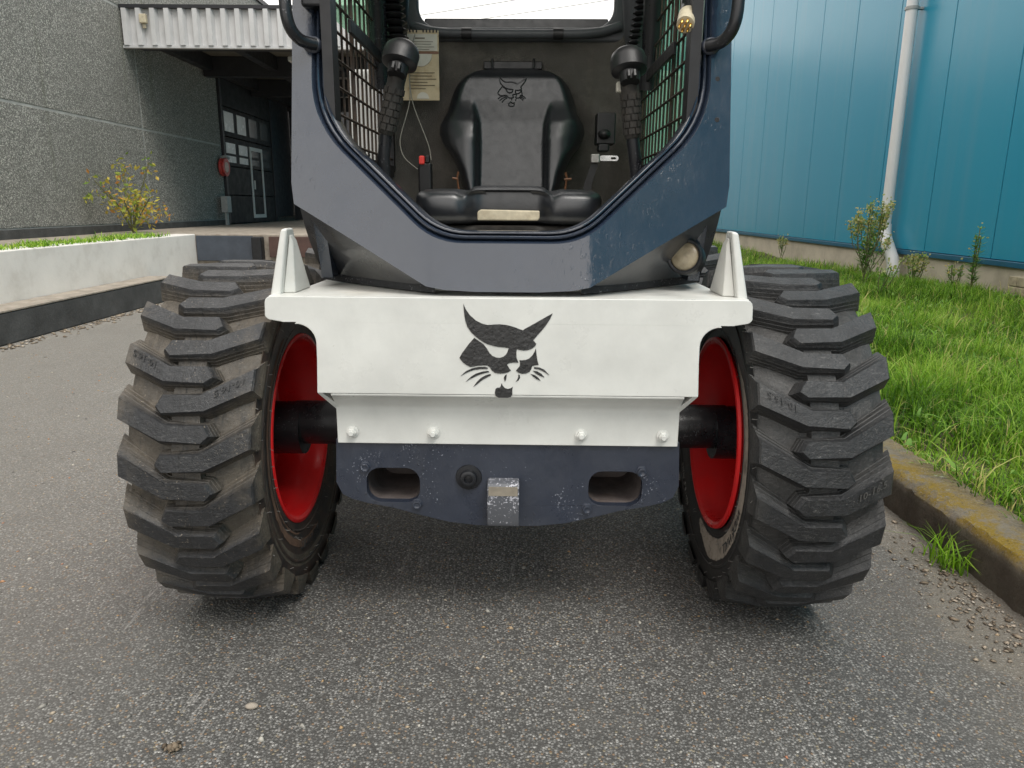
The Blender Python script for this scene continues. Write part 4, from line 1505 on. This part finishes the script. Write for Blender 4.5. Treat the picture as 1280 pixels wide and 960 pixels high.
# work lamp in the right lower panel
lamp = MB()
R_ = Matrix.Rotation(math.radians(-28), 4, 'Z') @ Matrix.Rotation(math.radians(-12), 4, 'X')
lamp.lathe([(.06, .03), (.02, .040), (-.012, .043), (-.022, .0435), (-.027, .041), (-.0265, .036), (-.022, .034)], 32, 'Y')
lampo = lamp.obj('work_lamp', M['plastic'], L, smooth=40)
lampo.scale = (.84, .84, .84)
lampo.location = (.362, -.130, .7885)
lampo.rotation_euler = R_.to_euler()
MB().lathe([(-.020, .0345), (-.027, .030), (-.030, .018), (-.031, 0)], 32, 'Y').obj('lens', M['lens'], lampo, smooth=60)
MB().lathe([(-.024, .0415), (-.0295, .039), (-.0275, .0345)], 32, 'Y').obj('bezel', M['black_paint'], lampo, smooth=60)
MB().box(-.092, -.035, -.012, .045, -.022, .014).obj('lamp_bracket', M['black_paint'], lampo, bevel=.008)

# ---- cab shell: roof, side sills, rear
cab = MB()
cab.box(-.40, .40, -.02, .64, 1.90, 1.95)
cab.obj('cab_roof', M['navy'], L, bevel=.012)
MB().box(-.355, .355, -.05, .62, 1.84, 1.895).obj('headliner', M['foam'], L, bevel=.02)
for s in (-1, 1):
    MB().box(min(s * .40, s * .355), max(s * .40, s * .355), .585, .66, .74, 1.90).obj('rear_post', M['navy'], L, bevel=.006)
# moulded rear panel
nx, nz = 46, 30
vs, fs = [], []
for j in range(nz + 1):
    z = .75 + (1.352 - .75) * j / nz
    for i in range(nx + 1):
        x = -.37 + .74 * i / nx
        y = .585
        d = math.hypot(x / .30, (z - .90) / .33)
        y += .035 / (1 + math.exp((d - 1) * 22))                 # arched recess behind the seat
        y -= .05 * max(0, abs(x) - .27) / .1                      # comes forward at the corners
        y -= .012 * math.exp(-((z - 1.335) / .018) ** 2)
        crease = (z - 1.26) + (abs(x) - .12) * .75
        y -= .010 / (1 + math.exp(crease * 90)) * (abs(x) > .05)
        vs.append((x, y, z))
for j in range(nz):
    for i in range(nx):
        a = j * (nx + 1) + i
        fs.append((a, a + 1, a + nx + 2, a + nx + 1))
mesh_obj('rear_panel', vs, fs, M['foam'], L, smooth=70)
MB().box(-.37, .37, .66, .69, .74, 1.36).obj('rear_bulkhead', M['dark'], L)
# rear window surround
rw = MB().plate([(-.375, 1.335), (.375, 1.335), (.375, 1.90), (-.375, 1.90)], .565, .60, holes=[rrect(-.272, .272, 1.372, 1.78, .055, 7)])
rwo = rw.obj('rear_window_frame', M['trim'], L, bevel=.008, bseg=3)
MB().box(-.262, .262, .625, .655, 1.36, 1.408).obj('window_rubber', M['vinyl'], rwo, bevel=.004)
MB().tube([(-.29, .556, 1.374), (-.24, .550, 1.358), (-.19, .545, 1.352), (-.10, .543, 1.350), (.10, .543, 1.350), (.19, .545, 1.352), (.24, .550, 1.358), (.29, .556, 1.374)], .0125, 12).obj('rail', M['trim'], rwo, smooth=60)
for x in (-.135, .117):
    MB().lathe([(-.014, .012), (-.014, .0155), (.014, .0155), (.014, .012)], 16, 'X', (x, .543, 1.350)).obj('rail_collar', M['plastic'], rwo, smooth=40)
# seat hook behind the backrest
MB().box(-.09, .075, .56, .585, 1.262, 1.283).box(-.068, -.062, .54, .562, 1.255, 1.288).box(.048, .054, .54, .562, 1.255, 1.288).obj('seat_hook', M['plastic'], L, bevel=.004)
# corner trims and lap bar arms at the rear pillars
for s in (-1, 1):
    MB().tube([(s * .335, .50, 1.27), (s * .325, .47, 1.33), (s * .315, .42, 1.42), (s * .315, .36, 1.55), (s * .318, .3, 1.72)], .04, 16,
              radii=[.022, .036, .042, .044, .044]).obj('pillar_trim', M['trim' if s > 0 else 'plastic'], L, smooth=60)
    MB().tube([(s * .345, .36, 1.18), (s * .345, .34, 1.27), (s * .338, .3, 1.38), (s * .33, .24, 1.55)], .026, 12).obj('lap_bar_arm', M['black_paint'], L, smooth=60)
bel = MB()
for k in range(13):
    t = k / 12
    c = Vector((.297, .36, 1.265)).lerp(Vector((.318, .33, 1.42)), t)
    bel.lathe([(-.004, .010), (0, .0165), (.004, .010)], 14, 'Z', c)
bel.obj('spring', M['dark'], L, smooth=50)
bl2 = MB()
for k in range(14):
    t = k / 13
    c = Vector((-.292, .36, 1.25)).lerp(Vector((-.308, .30, 1.46)), t)
    bl2.lathe([(-.007, .018), (0, .030), (.007, .018)], 16, 'Z', c)
bl2.obj('bellows', M['plastic'], L, smooth=50)

# ---- side windows: mesh screens and green acrylic
for s in (-1, 1):
    fr_ = MB()
    X = s * .352
    y0, y1, z0, z1 = -.135, .545, .985, 1.83
    fr_.box(X - .01, X + .01, y0, y0 + .045, z0, z1)
    fr_.box(X - .01, X + .01, y1 - .03, y1 + .02, z0, z1)
    fr_.box(X - .01, X + .01, y0 + .046, y1 - .031, z0 - .02, z0 + .012)
    fr_.box(X - .01, X + .01, y0 + .046, y1 - .031, z1 - .03, z1)
    sf = fr_.obj('side_window_frame', M['dark'], L)
    ms = MB()
    ny = 13
    for k in range(1, ny + 1):
        yy = y0 + .03 + (y1 - y0 - .03) * k / (ny + 1)
        r = .0052 if k == 4 else .0028
        ms.tube([(X, yy, z0), (X, yy, z1)], r, 6)
    zz = z0 + .03
    while zz < z1:
        ms.tube([(X - s * .0045, y0 + .02, zz), (X - s * .0045, y1, zz)], .0030, 6)
        zz += .052
    ms.obj('wire_mesh', M['rust_bar'], sf, smooth=60)
    MB().box(X - s * .016 - .004, X - s * .016 + .004, y0 + .13, y1 - .02, 1.235 - (.04 if s > 0 else 0), 1.262 - (.04 if s > 0 else 0)).obj('mid_rail', M['plastic'], sf, bevel=.002)
    zl = .99 if s > 0 else 1.262
    MB().box(X + s * .012, X + s * .016, y0 + .02, y1, zl, z1).obj('acrylic_pane', M['pane'], sf)
    # sill trim under the mesh
    MB().hexa([(s * .335, -.10, .86), (s * .372, -.10, .86), (s * .372, .60, .86), (s * .335, .60, .86)],
              [(s * .35, -.10, .984), (s * .371, -.10, .984), (s * .371, .60, .964), (s * .35, .60, .964)]).obj('inner_sill', M['plastic'], L, bevel=.004)
    MB().box(min(s * .225, s * .334), max(s * .225, s * .334), .05, .56, .86, .885).obj('side_console', M['dust_beige'], L, bevel=.005)
MB().box(-.40, -.352, -.13, -.06, 1.255, 1.33).obj('latch_block', M['black_paint'], L, bevel=.006)

# ---- seat
seat = MB()
seat.box(-.165, .155, .075, .40, .79, .845)
seat.box(-.20, .19, .12, .44, .70, .80)
so = seat.obj('seat', M['rubber_grip'], L, bevel=.012)
so['label'] = 'black vinyl operator seat'
CXS = -.008
# cushion: rounded slab with a scooped centre at the front
nu, nv = 56, 36
vs, fs = [], []
for j in range(nv):
    a = 2 * PI * j / nv
    for i in range(nu + 1):
        u = -1 + 2 * i / nu
        x = .222 * (abs(u) ** .8) * (1 if u > 0 else -1)
        endr = (1 - abs(u) ** 12) ** .4 if abs(u) < 1 else 0
        cy_, cz_ = .225, .886
        e = 2 / 4.2
        ca, sa = math.cos(a), math.sin(a)
        y = cy_ + .185 * endr * (abs(ca) ** e) * (1 if ca > 0 else -1)
        z = cz_ + .042 * endr * (abs(sa) ** e) * (1 if sa > 0 else -1)
        mid = 1 / (1 + math.exp((abs(x) - .088) * 110))
        if ca < 0:
            y += .040 * mid * (-ca) ** 1.5 * (1.0 if sa < .4 else .5)
        if sa > 0:
            z += .008 * mid - .010 * math.exp(-((abs(x) - .1) / .012) ** 2) * (.4 if ca > 0 else 1)
        vs.append((x + CXS, y, z))
for j in range(nv):
    j2 = (j + 1) % nv
    for i in range(nu):
        fs.append((j * (nu + 1) + i, j * (nu + 1) + i + 1, j2 * (nu + 1) + i + 1, j2 * (nu + 1) + i))
mesh_obj('cushion', vs, fs, M['vinyl'], so, smooth=80)
# backrest: half width by height
BH = [(.905, .122), (.943, .135), (.977, .144), (1.021, .165), (1.055, .192), (1.085, .203), (1.11, .200), (1.145, .181), (1.19, .169), (1.215, .158), (1.238, .139), (1.252, .116), (1.260, .07)]


def bw_(z):
    return float(np.interp(z, [p[0] for p in BH], [p[1] for p in BH]))


def back_y(x, z):
    """front surface of the backrest"""
    wv = bw_(z)
    u = abs(x) / wv
    y = .455 + (z - .92) * .16
    tin = .088 + .022 * max(0, (z - 1.10)) / .1                    # bolster crease line
    k = min(1, max(0, (1.175 - z) / .06))
    b = max(0, min(1, (abs(x) - tin) / .010))
    bul = max(0, 1 - ((abs(x) - tin - .035) / .06) ** 2)
    y -= k * b * (.016 + .030 * bul * min(1, max(0, (1.17 - z) / .1)))
    y += k * .010 * (1 - b)
    e = max(0, (u - .80) / .20)
    y += .05 * e ** 2.4
    e2 = max(0, (z - 1.225) / .035)
    y += .03 * e2 ** 2
    return y


nu, nv = 64, 48
vs, fs = [], []
for j in range(nv + 1):
    z = .905 + (1.260 - .905) * (1 - (1 - j / nv) ** 1.3)
    for i in range(nu + 1):
        x = bw_(z) * (-1 + 2 * i / nu)
        vs.append((x + CXS, back_y(x, z), z))
N1 = len(vs)
for j in range(nv + 1):
    z = .905 + (1.260 - .905) * (1 - (1 - j / nv) ** 1.3)
    for i in range(nu + 1):
        x = bw_(z) * (-1 + 2 * i / nu)
        vs.append((x + CXS, .53 + (z - .92) * .10, z))
for j in range(nv):
    for i in range(nu):
        a = j * (nu + 1) + i
        fs.append((a, a + 1, a + nu + 2, a + nu + 1))
        fs.append((N1 + a, N1 + a + nu + 1, N1 + a + nu + 2, N1 + a + 1))
    for i in (0, nu):
        a = j * (nu + 1) + i
        fs.append((a, a + nu + 1, N1 + a + nu + 1, N1 + a))
for i in range(nu):
    a = nv * (nu + 1) + i
    fs.append((a, a + 1, N1 + a + 1, N1 + a))
mesh_obj('backrest', vs, fs, M['vinyl'], so, smooth=75)
# embossed cat head on the backrest: raised outline
eb = MB()
for pi_, poly in enumerate(LOGO):
    pts = []
    for X, Y in poly:
        x = (X - 490) / 780 * .078
        z = 1.196 - (Y - 470) / 780 * .078
        pts.append((x + CXS + .0, back_y(x, z) - .0002, z))
    if len(poly) > 12:
        eb.tube(pts + [pts[0]], .0018, 6)
    else:
        eb.tube(pts[:len(pts) // 2 + 1], .0016, 6)
eb.obj('embossed_emblem', M['vinyl'], so, smooth=60)
MB().plate([(-.077, .857), (.060, .857), (.064, .862), (.064, .879), (-.07, .881), (-.077, .875)], .048, .062).obj('adjuster_handle', M['cream_plastic'], so, bevel=.004)
for s, x in ((-1, -.152), (1, .140)):
    MB().tube([(x, .44, .93), (x + s * .004, .435, .965), (x + s * .0, .43, .978)], .003, 6).tube([(x - .003, .425, .960), (x + s * .016, .425, .962)], .0032, 6).obj('recline_clip', M['orange_clip'], so, smooth=50)

# ---- levers
def lever(s, hx, hz, pts, tilt):
    tb_ = MB().tube(pts, .0135, 14)
    lv = tb_.obj('control_lever', M['black_paint'], L, smooth=50)
    top = Vector(pts[-1])
    d = (Vector((hx, top.y - .012, hz)) - top)
    Ln = d.length
    d.normalize()
    q = d.to_track_quat('Z', 'Y').to_matrix()
    g = MB()
    g.lathe([(0, .014), (.004, .0168), (Ln * .62, .0195), (Ln * .64, .0185), (Ln * .82, .0198), (Ln * .84, .016), (Ln * .95, .015)], 20, 'Z', cap=True)
    g.v = [tuple(q @ Vector(v) + top) for v in g.v]
    g.obj('grip', M['rubber_grip'], lv, smooth=40)
    rb_ = MB()
    for k in range(6):
        for a in range(8):
            an = 2 * PI * a / 8 + k * .2
            z0_ = Ln * (.06 + .092 * k)
            r0 = .0174 + .0018 * k / 5
            w_ = 2 * PI / 8 * .40
            v = []
            for zz_ in (z0_, z0_ + Ln * .075):
                for aa in (an - w_, an, an + w_):
                    for rr in (r0 - .003, r0 + .0026):
                        v.append((rr * math.cos(aa), rr * math.sin(aa), zz_))
            rb_.add([tuple(q @ Vector(x) + top) for x in v], [(1, 3, 9, 7), (3, 5, 11, 9), (0, 1, 7, 6), (4, 10, 11, 5), (0, 2, 3, 1), (2, 4, 5, 3), (6, 7, 9, 8), (8, 9, 11, 10)])
    rb_.obj('grip_ribs', M['rubber_grip'], lv)
    hdm = MB()
    hdm.lathe([(-.046, .0), (-.046, .019), (-.026, .022), (-.024, .030), (-.020, .0365), (.004, .0375), (.016, .034), (.025, .025), (.029, .012), (.030, 0)], 28, 'Z')
    rt = Euler((math.radians(-24), math.radians(tilt), 0)).to_matrix()
    c = Vector((hx, top.y - .014, hz))
    hdm.v = [tuple(rt @ Vector((v[0] * 1.0, v[1] * .9, v[2])) + c) for v in hdm.v]
    hdm.obj('lever_head', M['plastic'], lv, smooth=45)
    sw = MB()
    sw.box(-.009, -.002, -.030, -.016, -.050, -.034).box(.003, .010, -.030, -.016, -.050, -.034)
    sw.v = [tuple(rt @ Vector(v) + c) for v in sw.v]
    sw.obj('trigger', M['plastic'], lv, bevel=.002)
    return lv


lever(-1, -.2285, 1.190, [(-.285, .06, .74), (-.279, .03, .84), (-.277, .01, .93), (-.275, .0, .99), (-.268, -.004, 1.035)], 10)
lever(1, .2405, 1.178, [(.288, .06, .74), (.280, .03, .84), (.276, .01, .92), (.267, .0, .98), (.258, -.004, 1.03)], -4)
sb = MB().box(.222, .236, .01, .03, 1.125, 1.146).obj('thumb_switch', M['white_paper'], L, bevel=.003)
swb = MB().box(.218, .268, .40, .46, 1.05, 1.13).ell((.238, .395, 1.075), (.017, .02, .013)).box(.222, .25, .38, .42, 1.03, 1.05).obj('switch_block', M['plastic'], L, bevel=.004)

# ---- seat belt
MB().box(-.249, -.214, .335, .365, .90, .998).obj('belt_buckle', M['plastic'], L, bevel=.006)
bko = [o for o in L.children if o.name.startswith('belt_buckle')][0]
MB().box(-.2455, -.231, .329, .352, .992, 1.014).obj('release_button', M['red_plastic'], bko, bevel=.004)
MB().box(-.229, -.2185, .333, .352, .996, 1.015).obj('buckle_cheek', M['plastic'], bko, bevel=.003)
tn = MB().plate(rrect(.222, .272, 1.0045, 1.018, .0065, 4), .345, .349, holes=[rrect(.252, .266, 1.0085, 1.014, .0025, 3)])
tno = tn.obj('belt_tongue', M['chrome'], L, rot=(0, math.radians(-4), 0))
tno.location = (.0, 0, .014)
tno.rotation_euler = (0, math.radians(-5), 0)
tno.location = (.09, 0, .020 - .022)
tno.location = (.089, .0, -.001)
tno.rotation_euler = (0, 0, 0)
tno.location = (0, 0, 0)
MB().box(.200, .224, .340, .356, .998, 1.022).obj('tongue_body', M['steel'], tno, bevel=.004)
MB().plate([(.203, 1.0), (.221, 1.0), (.206, .95), (.203, .90), (.178, .90), (.186, .95)], .350, .356).obj('belt_webbing', M['plastic'], tno)

# ---- seven pin socket hanging on the right screen
sk = MB()
sk.lathe([(-.02, .0), (-.02, .0165), (.018, .0185), (.018, .0)], 18, 'Y')
q = Euler((math.radians(38), 0, math.radians(-20))).to_matrix()
c = Vector((.335, -.12, 1.236))
sk.v = [tuple(q @ Vector(v) + c) for v in sk.v]
sko = sk.obj('plug_socket', M['cream_plastic'], L, smooth=40)
pn = MB()
for k in range(7):
    a = 2 * PI * k / 6
    r = .010 if k < 6 else 0
    pn.lathe([(-.020, .0028), (-.029, .0028), (-.031, .001)], 8, 'Y', (r * math.cos(a), 0, r * math.sin(a)), cap=True)
pn.v = [tuple(q @ Vector(v) + c) for v in pn.v]
pn.obj('contact_pins', M['brass'], sko, smooth=40)
MB().tube([c + q @ Vector((0, .015, 0)), c + q @ Vector((0, .06, 0)), c + Vector((.0, .03, .12)), c + Vector((0, .02, .4))], .017, 10, radii=[.018, .02, .012, .01]).obj('plug_cable', M['plastic'], sko, smooth=50)

# ================================================================== manual booklet in the cab (hangs on its own)
bk = empty('manual_booklet', 'yellowed spiral bound instruction booklet hanging on the cab rear wall', 'booklet', (-.255, 2.145, 1.262))
pg = MB().box(-.05, .05, -.004, .004, -.092, .086).obj('cover_page', M['old_paper'], bk)
tabs = MB()
for k in range(11):
    if k in (5,):
        continue
    x = -.045 + .009 * k
    tabs.box(x - .002, x + .002, -.0055, -.0042, .080, .089)
tabs.obj('binding_holes', M['dark'], bk)
pp = MB().box(-.046, .046, -.0056, -.0042, .034, .076).obj('white_sheet', M['white_paper'], bk)
arc_ = [(x, z - .0) for x, z in arc(.0, .026, .032, 180, 360, 10)]
MB().plate([(x, z) for x, z in arc_], -.0066, -.0042).obj('pocket_window', M['white_paper'], bk)
MB().box(-.05, .05, -.0062, -.0045, .0262, .0325).obj('pocket_edge', M['orange_clip'], bk)
MB().plate([(x, z) for x, z in arc(.005, -.088, .017, 0, 180, 10)], -.0062, -.0042).obj('thumb_tab', M['white_paper'], bk)
ln_ = MB()
for k, (z, w_) in enumerate(((.064, .026), (.056, .07), (.050, .06), (.043, .075), (.037, .05), (-.022, .07), (-.03, .062), (-.038, .074), (-.046, .05), (-.054, .07), (-.062, .045))):
    x0 = -w_ / 2 if k < 5 else -.032
    h_ = .003 if k == 0 else .0012
    ln_.box(x0, x0 + w_, -.0068, -.0057 if k < 5 else -.0043, z, z + h_)
ln_.obj('printed_lines', M['ink_print'], bk)
lpn = MB()
pts = [(-.012, -.012, .075), (-.025, -.014, .03), (-.03, -.015, -.04), (-.028, -.016, -.095), (-.045, -.02, -.15), (-.062, -.022, -.20), (-.052, -.022, -.245), (-.012, -.02, -.275)]
pts2 = [(-.03, -.015, -.04), (-.024, -.016, -.10), (.0, -.02, -.16), (.022, -.02, -.215), (.026, -.02, -.25)]
def smooth_pts(p, it=3):
    P3 = []
    for i in range(len(p) - 1):
        for j in range(4):
            P3.append(Vector(p[i]).lerp(Vector(p[i + 1]), j / 4))
    P3.append(Vector(p[-1]))
    for _ in range(it):
        P3 = [P3[0]] + [(P3[i - 1] + P3[i] * 2 + P3[i + 1]) / 4 for i in range(1, len(P3) - 1)] + [P3[-1]]
    return P3
lpn.tube(smooth_pts(pts), .0013, 6).tube(smooth_pts(pts2), .0013, 6)
lpn.obj('cord_loop', M['wire'], bk, smooth=50)
